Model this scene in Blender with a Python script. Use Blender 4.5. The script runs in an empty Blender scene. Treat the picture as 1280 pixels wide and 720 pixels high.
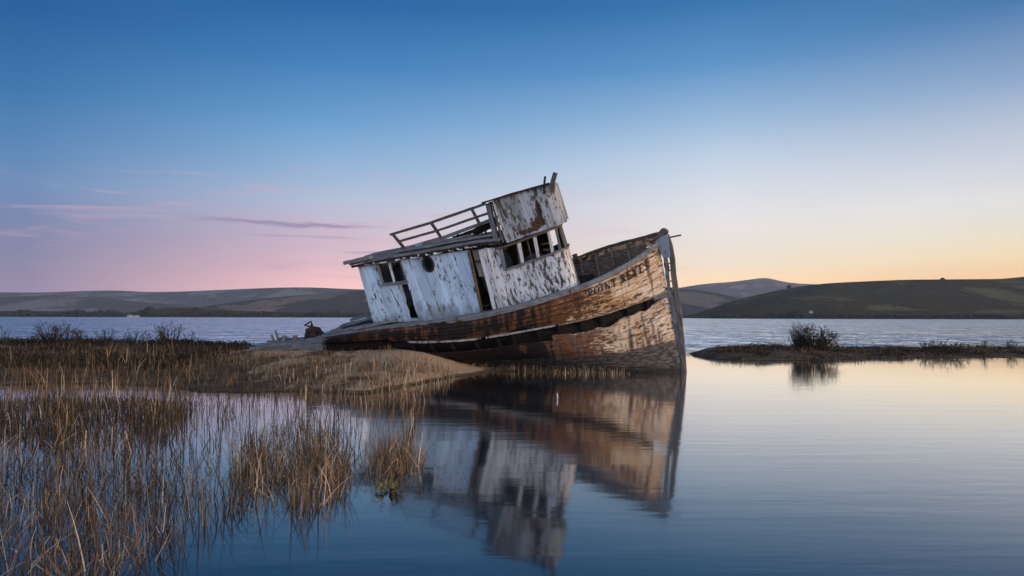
import bpy, bmesh, math, random
import numpy as np
from mathutils import Vector, Matrix

random.seed(7)
rng = np.random.default_rng(11)
R = math.radians
scene = bpy.context.scene
COL = scene.collection

# ------------------------------------------------------------------ camera
F = 924.0          # focal length in pixels of a 1280 wide picture
HC = 396.2         # row of the horizon in that picture
EYE = 1.6
cam_d = bpy.data.cameras.new('camera')
cam_d.sensor_width = 36.0
cam_d.lens = F / 1280 * 36
cam_d.shift_y = (HC - 360) / 1280
cam_d.clip_start = 0.1
cam_d.clip_end = 30000
cam = bpy.data.objects.new('camera', cam_d)
COL.objects.link(cam)
cam.location = (0, 0, EYE)
cam.rotation_euler = (R(90), R(-0.13), 0)
scene.camera = cam


def at(px, py, z=0.0):
    """point of the plane at height z seen at a picture position"""
    Y = (EYE - z) * F / (py - HC)
    return ((px - 640) / F * Y, Y)


# ------------------------------------------------------------------ node helpers
def nd(nt, typ, ins=None, **props):
    n = nt.nodes.new(typ)
    for k, v in props.items():
        setattr(n, k, v)
    for k, v in (ins or {}).items():
        s = n.inputs[k]
        if isinstance(v, bpy.types.NodeSocket):
            nt.links.new(v, s)
        else:
            s.default_value = v
    return n


def mth(nt, op, a, b=0.0, c=None, clamp=False):
    ins = {0: a, 1: b}
    if c is not None:
        ins[2] = c
    return nd(nt, 'ShaderNodeMath', ins, operation=op, use_clamp=clamp).outputs[0]


def smooth(nt, v, a, b):
    n = nd(nt, 'ShaderNodeMapRange', {'Value': v, 'From Min': a, 'From Max': b}, interpolation_type='SMOOTHSTEP')
    return n.outputs[0]


def ramp(nt, v, stops, interp='LINEAR'):
    n = nd(nt, 'ShaderNodeValToRGB', {'Fac': v})
    cr = n.color_ramp
    cr.interpolation = interp
    while len(cr.elements) > 1:
        cr.elements.remove(cr.elements[-1])
    for i, (p, c) in enumerate(stops):
        e = cr.elements[0] if i == 0 else cr.elements.new(p)
        e.position = p
        e.color = (*c, 1)
    return n.outputs['Color']


def mix(nt, f, a, b, blend='MIX'):
    n = nd(nt, 'ShaderNodeMix', data_type='RGBA', blend_type=blend)
    for i, v in ((0, f), (6, a), (7, b)):
        s = n.inputs[i]
        if isinstance(v, bpy.types.NodeSocket):
            nt.links.new(v, s)
        else:
            s.default_value = v if i == 0 else (*v, 1)
    return n.outputs[2]


def noise(nt, vec, scale, detail=5.0, rough=0.55, dist=0.0):
    return nd(nt, 'ShaderNodeTexNoise', {'Vector': vec, 'Scale': scale, 'Detail': detail, 'Roughness': rough,
                                         'Distortion': dist}).outputs['Fac']


def stretch(nt, vec, sc, loc=(0, 0, 0)):
    return nd(nt, 'ShaderNodeMapping', {'Vector': vec, 'Scale': sc, 'Location': loc}).outputs[0]


def s2l(r, g, b):
    f = lambda c: c / 12.92 if c <= 0.04045 else ((c + 0.055) / 1.055) ** 2.4
    return tuple(f(c / 255) for c in (r, g, b))


# ------------------------------------------------------------------ sky
world = bpy.data.worlds.new('World')
scene.world = world
world.use_nodes = True
wt = world.node_tree
wt.nodes.clear()
SUN_AZ, SUN_EL = 113.0, 8.0        # degrees clockwise from the view direction, and height
tc = nd(wt, 'ShaderNodeTexCoord')
gen = tc.outputs['Generated']
sep = nd(wt, 'ShaderNodeSeparateXYZ', {0: gen})
dx, dy, dz = sep.outputs
el = mth(wt, 'MULTIPLY', mth(wt, 'ARCSINE', dz), 180 / math.pi)      # degrees above the horizon
az = mth(wt, 'MULTIPLY', mth(wt, 'ARCTAN2', dx, dy), 180 / math.pi)  # degrees right of the view
eln = mth(wt, 'DIVIDE', el, 60.0, clamp=True)


def col_ramp(x, stops, tail):
    """sky colours bottom to top in one compass direction"""
    return ramp(wt, eln, [(max(0.0, math.degrees(math.atan((HC - y) / math.hypot(F, x - 640))) / 60), s2l(*c)) for y, c in stops] + tail)


TAIL = [(0.62, s2l(14, 58, 112)), (1, s2l(12, 48, 98))]
r0 = col_ramp(20, [(400, (142, 132, 158)), (345, (130, 120, 150)), (290, (124, 130, 168)), (230, (104, 140, 186)), (170, (76, 130, 183)), (100, (42, 112, 170)), (0, (2, 88, 151))], TAIL)
r1 = col_ramp(400, [(400, (246, 200, 190)), (345, (240, 194, 195)), (300, (217, 189, 206)), (250, (182, 193, 218)), (210, (148, 184, 219)), (150, (103, 159, 209)), (80, (60, 128, 188)), (0, (22, 98, 163))], TAIL)
r2 = col_ramp(900, [(400, (255, 224, 166)), (350, (255, 231, 182)), (330, (255, 241, 210)), (290, (250, 242, 234)), (250, (232, 233, 238)), (200, (200, 215, 234)), (150, (158, 190, 222)), (80, (92, 149, 202)), (0, (46, 115, 173))], TAIL)
r3 = col_ramp(1260, [(400, (255, 202, 128)), (345, (255, 213, 146)), (320, (255, 232, 180)), (290, (252, 240, 212)), (250, (240, 237, 233)), (200, (213, 218, 229)), (150, (186, 198, 218)), (100, (144, 171, 206)), (0, (68, 120, 174))], TAIL)
lin_ = lambda a, b: nd(wt, 'ShaderNodeMapRange', {'Value': az, 'From Min': a, 'From Max': b}).outputs[0]
col = mix(wt, lin_(-33.5, -14.6), r0, r1)
col = mix(wt, lin_(-14.6, 15.7), col, r2)
col = mix(wt, lin_(15.7, 34), col, r3)
# the last few degrees are seen through the haze
low = mth(wt, 'ADD', 1.0, mth(wt, 'MULTIPLY', smooth(wt, el, 6.5, 0.5), 0.28))
lowc = nd(wt, 'ShaderNodeCombineXYZ', {0: mth(wt, 'MULTIPLY_ADD', mth(wt, 'SUBTRACT', low, 1.0), 1.75, 1.0), 1: mth(wt, 'MULTIPLY_ADD', mth(wt, 'SUBTRACT', low, 1.0), 1.1, 1.0), 2: mth(wt, 'MULTIPLY_ADD', mth(wt, 'SUBTRACT', low, 1.0), .95, 1.0)}).outputs[0]
col = mix(wt, 1.0, col, lowc, 'MULTIPLY')
# uneven thin haze and cirrus
hv = nd(wt, 'ShaderNodeCombineXYZ', {0: mth(wt, 'MULTIPLY', az, 0.035), 1: mth(wt, 'MULTIPLY', el, 0.16), 2: 4.0}).outputs[0]
veil = noise(wt, hv, 1.0, 6, 0.6, 0.8)
vb = mth(wt, 'MULTIPLY_ADD', mth(wt, 'SUBTRACT', veil, 0.5), mth(wt, 'MULTIPLY', smooth(wt, el, 26, 8), 0.22), 1.0)
col = mix(wt, 1.0, col, nd(wt, 'ShaderNodeCombineXYZ', {0: vb, 1: mth(wt, 'MULTIPLY_ADD', mth(wt, 'SUBTRACT', vb, 1.0), .8, 1.0), 2: mth(wt, 'MULTIPLY_ADD', mth(wt, 'SUBTRACT', vb, 1.0), .5, 1.0)}).outputs[0], 'MULTIPLY')
# thin pink evening cloud
cv = nd(wt, 'ShaderNodeCombineXYZ', {0: mth(wt, 'MULTIPLY', az, 0.06), 1: mth(wt, 'MULTIPLY', el, 0.55), 2: 0.0}).outputs[0]
wisp = noise(wt, cv, 1.6, 5, 0.6, 0.6)
wm = mth(wt, 'MULTIPLY', smooth(wt, wisp, 0.50, 0.75), mth(wt, 'MULTIPLY', smooth(wt, el, 1.0, 4.0), smooth(wt, el, 12.5, 7.0)))
wm = mth(wt, 'MULTIPLY', wm, smooth(wt, az, 22, -12))
col = mix(wt, mth(wt, 'MULTIPLY', wm, 0.6), col, s2l(224, 176, 190))


def streak(el0, th, a0, a1, a2, a3, seed):
    c2 = nd(wt, 'ShaderNodeCombineXYZ', {0: mth(wt, 'MULTIPLY', az, 0.16), 1: mth(wt, 'MULTIPLY', el, 0.9), 2: seed}).outputs[0]
    wob = mth(wt, 'MULTIPLY', mth(wt, 'SUBTRACT', noise(wt, c2, 1.0, 5, 0.65), 0.5), th * 4.5)
    d = mth(wt, 'ABSOLUTE', mth(wt, 'ADD', mth(wt, 'SUBTRACT', el, el0), wob))
    m = smooth(wt, d, th, 0.0)
    return mth(wt, 'MULTIPLY', m, mth(wt, 'MULTIPLY', smooth(wt, az, a0, a1), smooth(wt, az, a3, a2)))


col = mix(wt, mth(wt, 'MULTIPLY', streak(6.85, 0.30, -26, -19.5, -14, -8.5, 3.1), 0.75), col, s2l(150, 128, 168))
col = mix(wt, mth(wt, 'MULTIPLY', streak(5.9, 0.16, -21, -18, -14, -10, 8.4), 0.5), col, s2l(176, 146, 178))
col = mix(wt, mth(wt, 'MULTIPLY', streak(4.9, 0.16, -14, -12, -8, -4, 5.7), 0.6), col, s2l(180, 158, 186))
# the half of the sky behind the viewer is the brighter twilight arch that lights the near side of the wreck
back = smooth(wt, dy, 0.15, -0.75)
arch = ramp(wt, eln, [(0.0, (0.50, 0.46, 0.55)), (0.3, (0.55, 0.62, 0.80)), (1, (0.18, 0.30, 0.52))])
BACK = 2.4
col = mix(wt, back, col, mix(wt, 1.0, arch, (BACK, BACK, BACK), 'MULTIPLY'))
bg1 = nd(wt, 'ShaderNodeBackground', {'Color': col, 'Strength': 1.0})
sky = nd(wt, 'ShaderNodeTexSky', sky_type='NISHITA', sun_disc=False)
sky.sun_elevation = R(SUN_EL)
sky.sun_rotation = R(SUN_AZ)
bg2 = nd(wt, 'ShaderNodeBackground', {'Color': sky.outputs[0], 'Strength': 0.003})
addw = nd(wt, 'ShaderNodeAddShader', {0: bg1.outputs[0], 1: bg2.outputs[0]})
out = nd(wt, 'ShaderNodeOutputWorld', {'Surface': addw.outputs[0]})

sun_d = bpy.data.lights.new('sun', 'SUN')
sun_d.energy = 2.7
sun_d.angle = R(14)
sun_d.color = (1.0, 0.68, 0.40)
sun = bpy.data.objects.new('sun', sun_d)
COL.objects.link(sun)
sd = Vector((math.sin(R(SUN_AZ)) * math.cos(R(SUN_EL)), math.cos(R(SUN_AZ)) * math.cos(R(SUN_EL)), math.sin(R(SUN_EL))))
sun.rotation_euler = (-sd).to_track_quat('-Z', 'Y').to_euler()

scene.view_settings.view_transform = 'Standard'
scene.view_settings.look = 'None'
scene.view_settings.exposure = 0.0
scene.view_settings.gamma = 1.0
scene.view_settings.use_curve_mapping = False
scene.cycles.max_bounces = 8
scene.cycles.volume_bounces = 0
scene.cycles.use_denoising = True


# ------------------------------------------------------------------ object helpers
def tag(o, label=None, cat=None, group=None, kind=None):
    for k, v in (('label', label), ('category', cat), ('group', group), ('kind', kind)):
        if v:
            o[k] = v
    return o


def empty(name, loc=(0, 0, 0)):
    o = bpy.data.objects.new(name, None)
    COL.objects.link(o)
    o.location = loc
    o.empty_display_size = 0.3
    return o


class MB:
    """collects faces, builds ONE mesh object"""

    def __init__(s):
        s.v, s.f, s.uv, s.lt = [], [], {}, {}

    def quad(s, a, b, c, d):
        n = len(s.v)
        s.v += [tuple(a), tuple(b), tuple(c), tuple(d)]
        s.f.append((n, n + 1, n + 2, n + 3))

    def tri(s, a, b, c):
        n = len(s.v)
        s.v += [tuple(a), tuple(b), tuple(c)]
        s.f.append((n, n + 1, n + 2))

    def hexa(s, p):
        """p: 8 corners, bottom loop then top loop"""
        n = len(s.v)
        s.v += [tuple(q) for q in p]
        for f in ((0, 3, 2, 1), (4, 5, 6, 7), (0, 1, 5, 4), (1, 2, 6, 5), (2, 3, 7, 6), (3, 0, 4, 7)):
            s.f.append(tuple(n + i for i in f))

    def box(s, lo, hi):
        (a, b, c), (d, e, f) = lo, hi
        s.hexa([(a, b, c), (d, b, c), (d, e, c), (a, e, c), (a, b, f), (d, b, f), (d, e, f), (a, e, f)])

    def beam(s, path, w, h, side=(0, 1, 0), jit=0.0, step=0.25, twist=0.0):
        """a worn timber along a path: w across (towards side), h in the other direction"""
        pts = [Vector(p) for p in path]
        res = [pts[0]]
        for a, b in zip(pts[:-1], pts[1:]):
            k = max(1, int((b - a).length / step))
            res += [a.lerp(b, i / k) for i in range(1, k + 1)]
        side = Vector(side).normalized()
        rings = []
        for i, p in enumerate(res):
            t = (res[min(i + 1, len(res) - 1)] - res[max(i - 1, 0)]).normalized()
            sd_ = (side - t * side.dot(t)).normalized()
            up = sd_.cross(t).normalized()
            if twist:
                m = Matrix.Rotation(twist * i / len(res), 3, t)
                sd_, up = m @ sd_, m @ up
            ring = []
            for a, b in ((-1, -1), (1, -1), (1, 1), (-1, 1)):
                q = p + sd_ * (a * w / 2) + up * (b * h / 2)
                if jit:
                    q += Vector((random.uniform(-jit, jit) for _ in range(3)))
                s.v.append(tuple(q))
                ring.append(len(s.v) - 1)
            rings.append(ring)
        for r0, r1 in zip(rings[:-1], rings[1:]):
            for i in range(4):
                j = (i + 1) % 4
                s.f.append((r0[i], r0[j], r1[j], r1[i]))
        s.f.append(tuple(reversed(rings[0])))
        s.f.append(tuple(rings[-1]))

    def tube(s, path, rad, n=8):
        pts = [Vector(p) for p in path]
        rad = rad if isinstance(rad, (list, tuple)) else [rad] * len(pts)
        rings = []
        for i, p in enumerate(pts):
            t = (pts[min(i + 1, len(pts) - 1)] - pts[max(i - 1, 0)]).normalized()
            a = t.orthogonal().normalized()
            b = t.cross(a)
            ring = []
            for k in range(n):
                th = 2 * math.pi * k / n
                s.v.append(tuple(p + (a * math.cos(th) + b * math.sin(th)) * rad[i]))
                ring.append(len(s.v) - 1)
            rings.append(ring)
        for r0, r1 in zip(rings[:-1], rings[1:]):
            for i in range(n):
                j = (i + 1) % n
                s.f.append((r0[i], r0[j], r1[j], r1[i]))
        s.f.append(tuple(reversed(rings[0])))
        s.f.append(tuple(rings[-1]))

    def prism(s, poly, y0, y1):
        """polygon of (x, z) pushed from y0 to y1"""
        n = len(s.v)
        k = len(poly)
        s.v += [(x, y0, z) for x, z in poly] + [(x, y1, z) for x, z in poly]
        s.f.append(tuple(range(n, n + k)))
        s.f.append(tuple(range(n + 2 * k - 1, n + k - 1, -1)))
        for i in range(k):
            j = (i + 1) % k
            s.f.append((n + i, n + k + i, n + k + j, n + j))

    def build(s, name, mat, parent=None, smooth_=False, bevel=0.0):
        me = bpy.data.meshes.new(name)
        me.from_pydata(s.v, [], s.f)
        me.update()
        if s.uv:
            for nm, d in (('uv', s.uv), ('lt', s.lt)):
                lay = me.uv_layers.new(name=nm)
                idx = np.empty(len(me.loops), dtype=np.int32)
                me.loops.foreach_get('vertex_index', idx)
                arr = np.array([d.get(i, (0, 0)) for i in range(len(s.v))], dtype=np.float32)
                lay.data.foreach_set('uv', arr[idx].ravel())
        return finish(me, name, mat, parent, smooth_, bevel)


def finish(me, name, mat, parent=None, smooth_=False, bevel=0.0):
    bm = bmesh.new()
    bm.from_mesh(me)
    bmesh.ops.recalc_face_normals(bm, faces=bm.faces)
    bm.to_mesh(me)
    bm.free()
    if mat:
        me.materials.append(mat)
    if smooth_:
        me.polygons.foreach_set('use_smooth', [True] * len(me.polygons))
    o = bpy.data.objects.new(name, me)
    COL.objects.link(o)
    if parent:
        o.parent = parent
    if bevel:
        b = o.modifiers.new('bevel', 'BEVEL')
        b.width = bevel
        b.segments = 1
        b.limit_method = 'ANGLE'
    return o


def ragged(poly, jit, step=0.12):
    res = []
    for i, a in enumerate(poly):
        b = poly[(i + 1) % len(poly)]
        L = math.dist(a, b)
        k = max(1, int(L / step))
        for j in range(k):
            t = j / k
            e = 0 if j == 0 else jit
            res.append((a[0] + (b[0] - a[0]) * t + random.uniform(-e, e), a[1] + (b[1] - a[1]) * t + random.uniform(-e, e)))
    return res


def panel(name, outer, holes, y, thick, mat, parent, warp=None):
    """a boarded panel in the x-z plane at y, with openings cut through"""
    cu = bpy.data.curves.new(name, 'CURVE')
    cu.dimensions = '2D'
    cu.fill_mode = 'BOTH'
    cu.extrude = thick / 2
    for poly in [outer] + holes:
        sp = cu.splines.new('POLY')
        sp.points.add(len(poly) - 1)
        for p, (a, b) in zip(sp.points, poly):
            p.co = (a, b, 0, 1)
        sp.use_cyclic_u = True
    tmp = bpy.data.objects.new('tmp', cu)
    COL.objects.link(tmp)
    dg = bpy.context.evaluated_depsgraph_get()
    dg.update()
    me = bpy.data.meshes.new_from_object(tmp.evaluated_get(dg))
    bpy.data.objects.remove(tmp)
    bpy.data.curves.remove(cu)
    for v in me.vertices:
        x, z, d = v.co
        v.co = warp(x, z, d) if warp else (x, y + d, z)
    me.name = name
    me.materials.clear()
    return finish(me, name, mat, parent)


# ------------------------------------------------------------------ materials
def new_mat(name):
    m = bpy.data.materials.new(name)
    m.use_nodes = True
    nt = m.node_tree
    bs = nt.nodes['Principled BSDF']
    return m, nt, bs


def link(nt, a, b):
    nt.links.new(a, b)


def bump(nt, bs, h, strength, dist):
    b = nd(nt, 'ShaderNodeBump', {'Height': h, 'Strength': strength, 'Distance': dist})
    link(nt, b.outputs[0], bs.inputs['Normal'])


def wood_mat(name, c0, c1, along=(0.5, 9, 9), rough=0.85, dark=0.35):
    m, nt, bs = new_mat(name)
    tcn = nd(nt, 'ShaderNodeTexCoord').outputs['Object']
    g = noise(nt, stretch(nt, tcn, along), 4.0, 8, 0.65, 0.3)
    big = noise(nt, tcn, 1.7, 4)
    c = mix(nt, smooth(nt, g, 0.32, 0.68), c0, c1)
    c = mix(nt, mth(nt, 'MULTIPLY', smooth(nt, big, 0.5, 0.72), dark), c, (0.012, 0.010, 0.009))
    link(nt, c, bs.inputs['Base Color'])
    bs.inputs['Roughness'].default_value = rough
    bs.inputs['Specular IOR Level'].default_value = 0.25
    bump(nt, bs, g, 0.5, 0.02)
    return m


def peel_mat(name, paint, amount, lowfreq=0.9, grime=0.4, bare=(0.05, 0.043, 0.038), boards=0.0, patch=None, zfade=None):
    """old white paint coming off grey wood in upright flakes"""
    m, nt, bs = new_mat(name)
    tcn = nd(nt, 'ShaderNodeTexCoord').outputs['Object']
    fl = noise(nt, stretch(nt, tcn, (9, 9, 3.0)), 1.5, 9, 0.62, 0.2)
    fine = noise(nt, stretch(nt, tcn, (30, 30, 11)), 1.2, 5, 0.6)
    big = noise(nt, stretch(nt, tcn, (1.2, 1.2, 0.6)), 1.3, 4, 0.6)
    v = mth(nt, 'ADD', mth(nt, 'MULTIPLY', fl, 0.62), mth(nt, 'MULTIPLY', fine, 0.22))
    v = mth(nt, 'ADD', v, mth(nt, 'MULTIPLY', big, lowfreq * 0.45))
    th = 0.42 + lowfreq * 0.225 + 0.10 * (1 - amount) * 2
    gone = smooth(nt, v, th - 0.012, th + 0.015)
    thin = smooth(nt, v, th - 0.09, th + 0.0)
    gr = noise(nt, stretch(nt, tcn, (3.5, 3.5, 0.5)), 1.1, 6, 0.6)
    pc = mix(nt, mth(nt, 'MULTIPLY', smooth(nt, gr, 0.38, 0.75), grime), paint, tuple(c * 0.42 for c in paint))
    pc = mix(nt, mth(nt, 'MULTIPLY', thin, 0.35), pc, (0.24, 0.22, 0.20))
    wg = noise(nt, stretch(nt, tcn, (20, 20, 1.0)), 2.0, 6, 0.6)
    wc = mix(nt, smooth(nt, wg, 0.3, 0.7), tuple(c * 0.45 for c in bare), tuple(c * 2.0 for c in bare))
    spx = nd(nt, 'ShaderNodeSeparateXYZ', {0: tcn})
    bx = mth(nt, 'DIVIDE', mth(nt, 'ADD', spx.outputs[0], mth(nt, 'MULTIPLY', spx.outputs[2], 0.07)), 0.31)
    bid = nd(nt, 'ShaderNodeTexWhiteNoise', {'W': mth(nt, 'FLOOR', bx)}, noise_dimensions='1D').outputs['Value']
    tone = mth(nt, 'ADD', 0.86, mth(nt, 'MULTIPLY', bid, 0.2))
    pc = mix(nt, 1.0, pc, nd(nt, 'ShaderNodeCombineXYZ', {0: tone, 1: tone, 2: tone}).outputs[0], 'MULTIPLY')
    seam = mth(nt, 'MULTIPLY', smooth(nt, mth(nt, 'ABSOLUTE', mth(nt, 'SUBTRACT', mth(nt, 'FRACT', bx), 0.5)), 0.455, 0.495), smooth(nt, gr, 0.42, 0.58))
    rr = noise(nt, stretch(nt, tcn, (7, 7, 0.45), (3, 3, 0)), 1.4, 5, 0.6)
    pc = mix(nt, mth(nt, 'MULTIPLY', smooth(nt, rr, 0.60, 0.72), 0.42), pc, (0.17, 0.10, 0.06))
    c = mix(nt, gone, pc, wc)
    c = mix(nt, mth(nt, 'MULTIPLY', seam, 0.7), c, tuple(q * .5 for q in bare))
    if zfade:       # green-brown moss and mud along the foot of the wall
        sp = nd(nt, 'ShaderNodeSeparateXYZ', {0: tcn})
        foot = mth(nt, 'ADD', mth(nt, 'MULTIPLY', sp.outputs[0], -zfade[0]), zfade[1])
        hgt = mth(nt, 'SUBTRACT', sp.outputs[2], foot)
        mo = mth(nt, 'ADD', mth(nt, 'MULTIPLY', noise(nt, stretch(nt, tcn, (2.2, 2.2, 1.2)), 1.5, 6, 0.6), 1.1), mth(nt, 'MULTIPLY', hgt, -0.7))
        c = mix(nt, mth(nt, 'MULTIPLY', smooth(nt, mo, 0.36, 0.66), 0.6), c, (0.085, 0.080, 0.06))
    if patch:       # bare rusty board showing
        px, pz, rx, rz = patch
        sp = nd(nt, 'ShaderNodeSeparateXYZ', {0: tcn})
        ell = lambda x, z, a, b: mth(nt, 'ADD', mth(nt, 'POWER', mth(nt, 'ABSOLUTE', mth(nt, 'DIVIDE', mth(nt, 'SUBTRACT', sp.outputs[0], x), a)), 2.0),
                                     mth(nt, 'POWER', mth(nt, 'ABSOLUTE', mth(nt, 'DIVIDE', mth(nt, 'SUBTRACT', sp.outputs[2], z), b)), 2.0))
        d = mth(nt, 'MINIMUM', ell(px, pz, rx, rz), mth(nt, 'MINIMUM', ell(px + .13, pz + .26, .075, .34), ell(px - .25, pz - .16, .42, .07)))
        d = mth(nt, 'ADD', d, mth(nt, 'MULTIPLY', mth(nt, 'SUBTRACT', noise(nt, stretch(nt, tcn, (1.3, 1.3, .8)), 6.0, 8, 0.72), 0.5), 5.0))
        c = mix(nt, smooth(nt, d, 1.0, 0.8), c, mix(nt, smooth(nt, fine, 0.35, 0.7), (0.035, 0.014, 0.008), (0.115, 0.05, 0.026)))
    link(nt, c, bs.inputs['Base Color'])
    bs.inputs['Roughness'].default_value = 0.75
    bs.inputs['Specular IOR Level'].default_value = 0.3
    h = mth(nt, 'ADD', mth(nt, 'MULTIPLY', gone, -0.6), mth(nt, 'MULTIPLY', wg, 0.25))
    h = mth(nt, 'ADD', h, mth(nt, 'MULTIPLY', gr, 0.5))
    bump(nt, bs, h, 0.6, 0.012)
    return m


def hull_mat():
    m, nt, bs = new_mat('weathered_hull_paint')
    uv = nd(nt, 'ShaderNodeUVMap', uv_map='uv').outputs[0]
    lt = nd(nt, 'ShaderNodeUVMap', uv_map='lt').outputs[0]
    sl = nd(nt, 'ShaderNodeSeparateXYZ', {0: lt})
    s_, t_ = sl.outputs[0], sl.outputs[1]
    grain = noise(nt, stretch(nt, uv, (1.2, 22, 1)), 1.6, 8, 0.65, 0.2)
    flake = noise(nt, stretch(nt, uv, (3.2, 9, 1)), 1.7, 9, 0.66, 0.3)
    big = noise(nt, stretch(nt, uv, (0.55, 0.9, 1)), 1.6, 5, 0.6)
    drip = noise(nt, stretch(nt, uv, (3.4, 0.42, 1), (4.2, 0, 0)), 1.5, 6, 0.62, 0.25)
    fine = noise(nt, stretch(nt, uv, (16, 30, 1)), 1.5, 4, 0.6)
    wood = ramp(nt, grain, [(0.25, (0.018, 0.008, 0.005)), (0.45, (0.085, 0.034, 0.014)), (0.6, (0.185, 0.080, 0.032)), (0.78, (0.34, 0.19, 0.09))])
    # tan old paint that survives best towards the bow
    bowup = smooth(nt, s_, 3.9, 0.6)
    lowfac = smooth(nt, t_, 0.9, 1.15)
    pv = mth(nt, 'ADD', mth(nt, 'MULTIPLY', flake, 0.75), mth(nt, 'MULTIPLY', big, 0.5))
    pv = mth(nt, 'ADD', pv, mth(nt, 'MULTIPLY', bowup, 0.235))
    pv = mth(nt, 'SUBTRACT', pv, mth(nt, 'MULTIPLY', lowfac, 0.035))
    pmask = smooth(nt, pv, 0.725, 0.80)
    tan = mix(nt, smooth(nt, big, 0.35, 0.65), (0.36, 0.195, 0.082), (0.62, 0.485, 0.325))
    tan = mix(nt, mth(nt, 'MULTIPLY', smooth(nt, fine, 0.5, 0.7), 0.45), tan, (0.10, 0.06, 0.035))
    c = mix(nt, pmask, wood, tan)
    c = mix(nt, mth(nt, 'MULTIPLY', mth(nt, 'MULTIPLY', lowfac, smooth(nt, drip, 0.40, 0.60)), 0.35), c, (0.24, 0.215, 0.19))
    # chalky remnants of white
    wv = mth(nt, 'ADD', mth(nt, 'MULTIPLY', flake, 0.9), mth(nt, 'MULTIPLY', smooth(nt, s_, 2.4, 0.3), 0.17))
    c = mix(nt, mth(nt, 'MULTIPLY', smooth(nt, wv, 0.625, 0.69), 0.8), c, (0.58, 0.54, 0.49))
    # rust and tar runs, plus painted shade on the aft lower planking
    dv = mth(nt, 'ADD', drip, mth(nt, 'MULTIPLY', smooth(nt, s_, 1.4, 5.0), 0.14))
    c = mix(nt, mth(nt, 'MULTIPLY', smooth(nt, dv, 0.555, 0.62), 0.72), c, (0.050, 0.020, 0.009))
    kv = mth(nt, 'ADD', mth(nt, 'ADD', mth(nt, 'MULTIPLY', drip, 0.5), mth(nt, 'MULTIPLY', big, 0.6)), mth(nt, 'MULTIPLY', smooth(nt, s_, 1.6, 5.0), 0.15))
    kv = mth(nt, 'ADD', kv, mth(nt, 'MULTIPLY', mth(nt, 'MULTIPLY', smooth(nt, s_, 2.6, 5.0), smooth(nt, t_, 0.9, 1.1)), 0.10))  # shade of the lower hull aft, put in as extra black
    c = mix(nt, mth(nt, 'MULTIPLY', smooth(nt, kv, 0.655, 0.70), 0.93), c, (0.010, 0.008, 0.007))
    # black flaked patches near the stem
    bv = mth(nt, 'ADD', mth(nt, 'MULTIPLY', noise(nt, stretch(nt, uv, (2.4, 6, 1), (7, 3, 0)), 1.3, 8, 0.62), 1.0), 0.0)
    c = mix(nt, mth(nt, 'MULTIPLY', smooth(nt, bv, 0.575, 0.605), 0.85), c, (0.035, 0.028, 0.024))
    # dark antifouling below the boot line
    edge = mth(nt, 'ADD', t_, mth(nt, 'MULTIPLY', mth(nt, 'SUBTRACT', flake, 0.5), 0.22))
    bot = smooth(nt, edge, 1.565, 1.585)
    anti = mix(nt, smooth(nt, flake, 0.46, 0.6), (0.030, 0.032, 0.032), (0.105, 0.095, 0.078))
    c = mix(nt, mth(nt, 'MULTIPLY', bot, 0.94), c, anti)
    # weed and slime on the wetted foot
    wet = smooth(nt, mth(nt, 'ADD', t_, mth(nt, 'MULTIPLY', mth(nt, 'SUBTRACT', big, 0.5), 0.25)), 1.85, 1.97)
    c = mix(nt, mth(nt, 'MULTIPLY', wet, 0.85), c, (0.012, 0.013, 0.010))
    link(nt, c, bs.inputs['Base Color'])
    bs.inputs['Roughness'].default_value = 0.8
    bs.inputs['Specular IOR Level'].default_value = 0.25
    h = mth(nt, 'ADD', mth(nt, 'MULTIPLY', grain, 0.6), mth(nt, 'MULTIPLY', pmask, 0.4))
    h = mth(nt, 'ADD', h, mth(nt, 'MULTIPLY', flake, 0.5))
    bump(nt, bs, h, 0.8, 0.022)
    return m


def plain(name, c, rough=0.8, metal=0.0, var=0.3, scale=6.0):
    m, nt, bs = new_mat(name)
    tcn = nd(nt, 'ShaderNodeTexCoord').outputs['Object']
    n = noise(nt, tcn, scale, 6, 0.6)
    cc = mix(nt, n, tuple(x * (1 - var) for x in c), tuple(x * (1 + var) for x in c))
    link(nt, cc, bs.inputs['Base Color'])
    bs.inputs['Roughness'].default_value = rough
    bs.inputs['Metallic'].default_value = metal
    bs.inputs['Specular IOR Level'].default_value = 0.3
    bump(nt, bs, n, 0.4, 0.01)
    return m


def island_mat(name, stops, rough=0.8, trans=0.0):
    """each blade or leaf its own tone"""
    m, nt, bs = new_mat(name)
    g = nd(nt, 'ShaderNodeNewGeometry')
    link(nt, ramp(nt, g.outputs['Random Per Island'], stops), bs.inputs['Base Color'])
    bs.inputs['Roughness'].default_value = rough
    bs.inputs['Specular IOR Level'].default_value = 0.2
    return m


M_GREY = wood_mat('grey_weathered_wood', (0.075, 0.075, 0.078), (0.20, 0.205, 0.21))
M_GREYV = wood_mat('grey_upright_wood', (0.07, 0.068, 0.066), (0.20, 0.195, 0.19), (9, 9, 0.6))
M_DARK = wood_mat('dark_rotten_wood', (0.010, 0.008, 0.006), (0.035, 0.025, 0.018))
M_BLACK = wood_mat('shade_black_wood', (0.004, 0.003, 0.003), (0.012, 0.009, 0.007))  # near black: the shade inside the hull is put into this colour
M_BROWN = wood_mat('brown_bare_wood', (0.05, 0.032, 0.02), (0.16, 0.105, 0.065))
M_STEM = wood_mat('weathered_stem_timber', (0.045, 0.037, 0.03), (0.17, 0.15, 0.125), (9, 9, 0.6), dark=.6)
M_RAILW = wood_mat('grey_brown_rail_wood', (0.04, 0.032, 0.026), (0.13, 0.11, 0.09), (2, 6, 6))
M_INNER = wood_mat('inner_bulwark_boards', (0.05, 0.032, 0.022), (0.21, 0.18, 0.15), (0.6, 4, 9), dark=0.6)
M_HULL = hull_mat()
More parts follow.
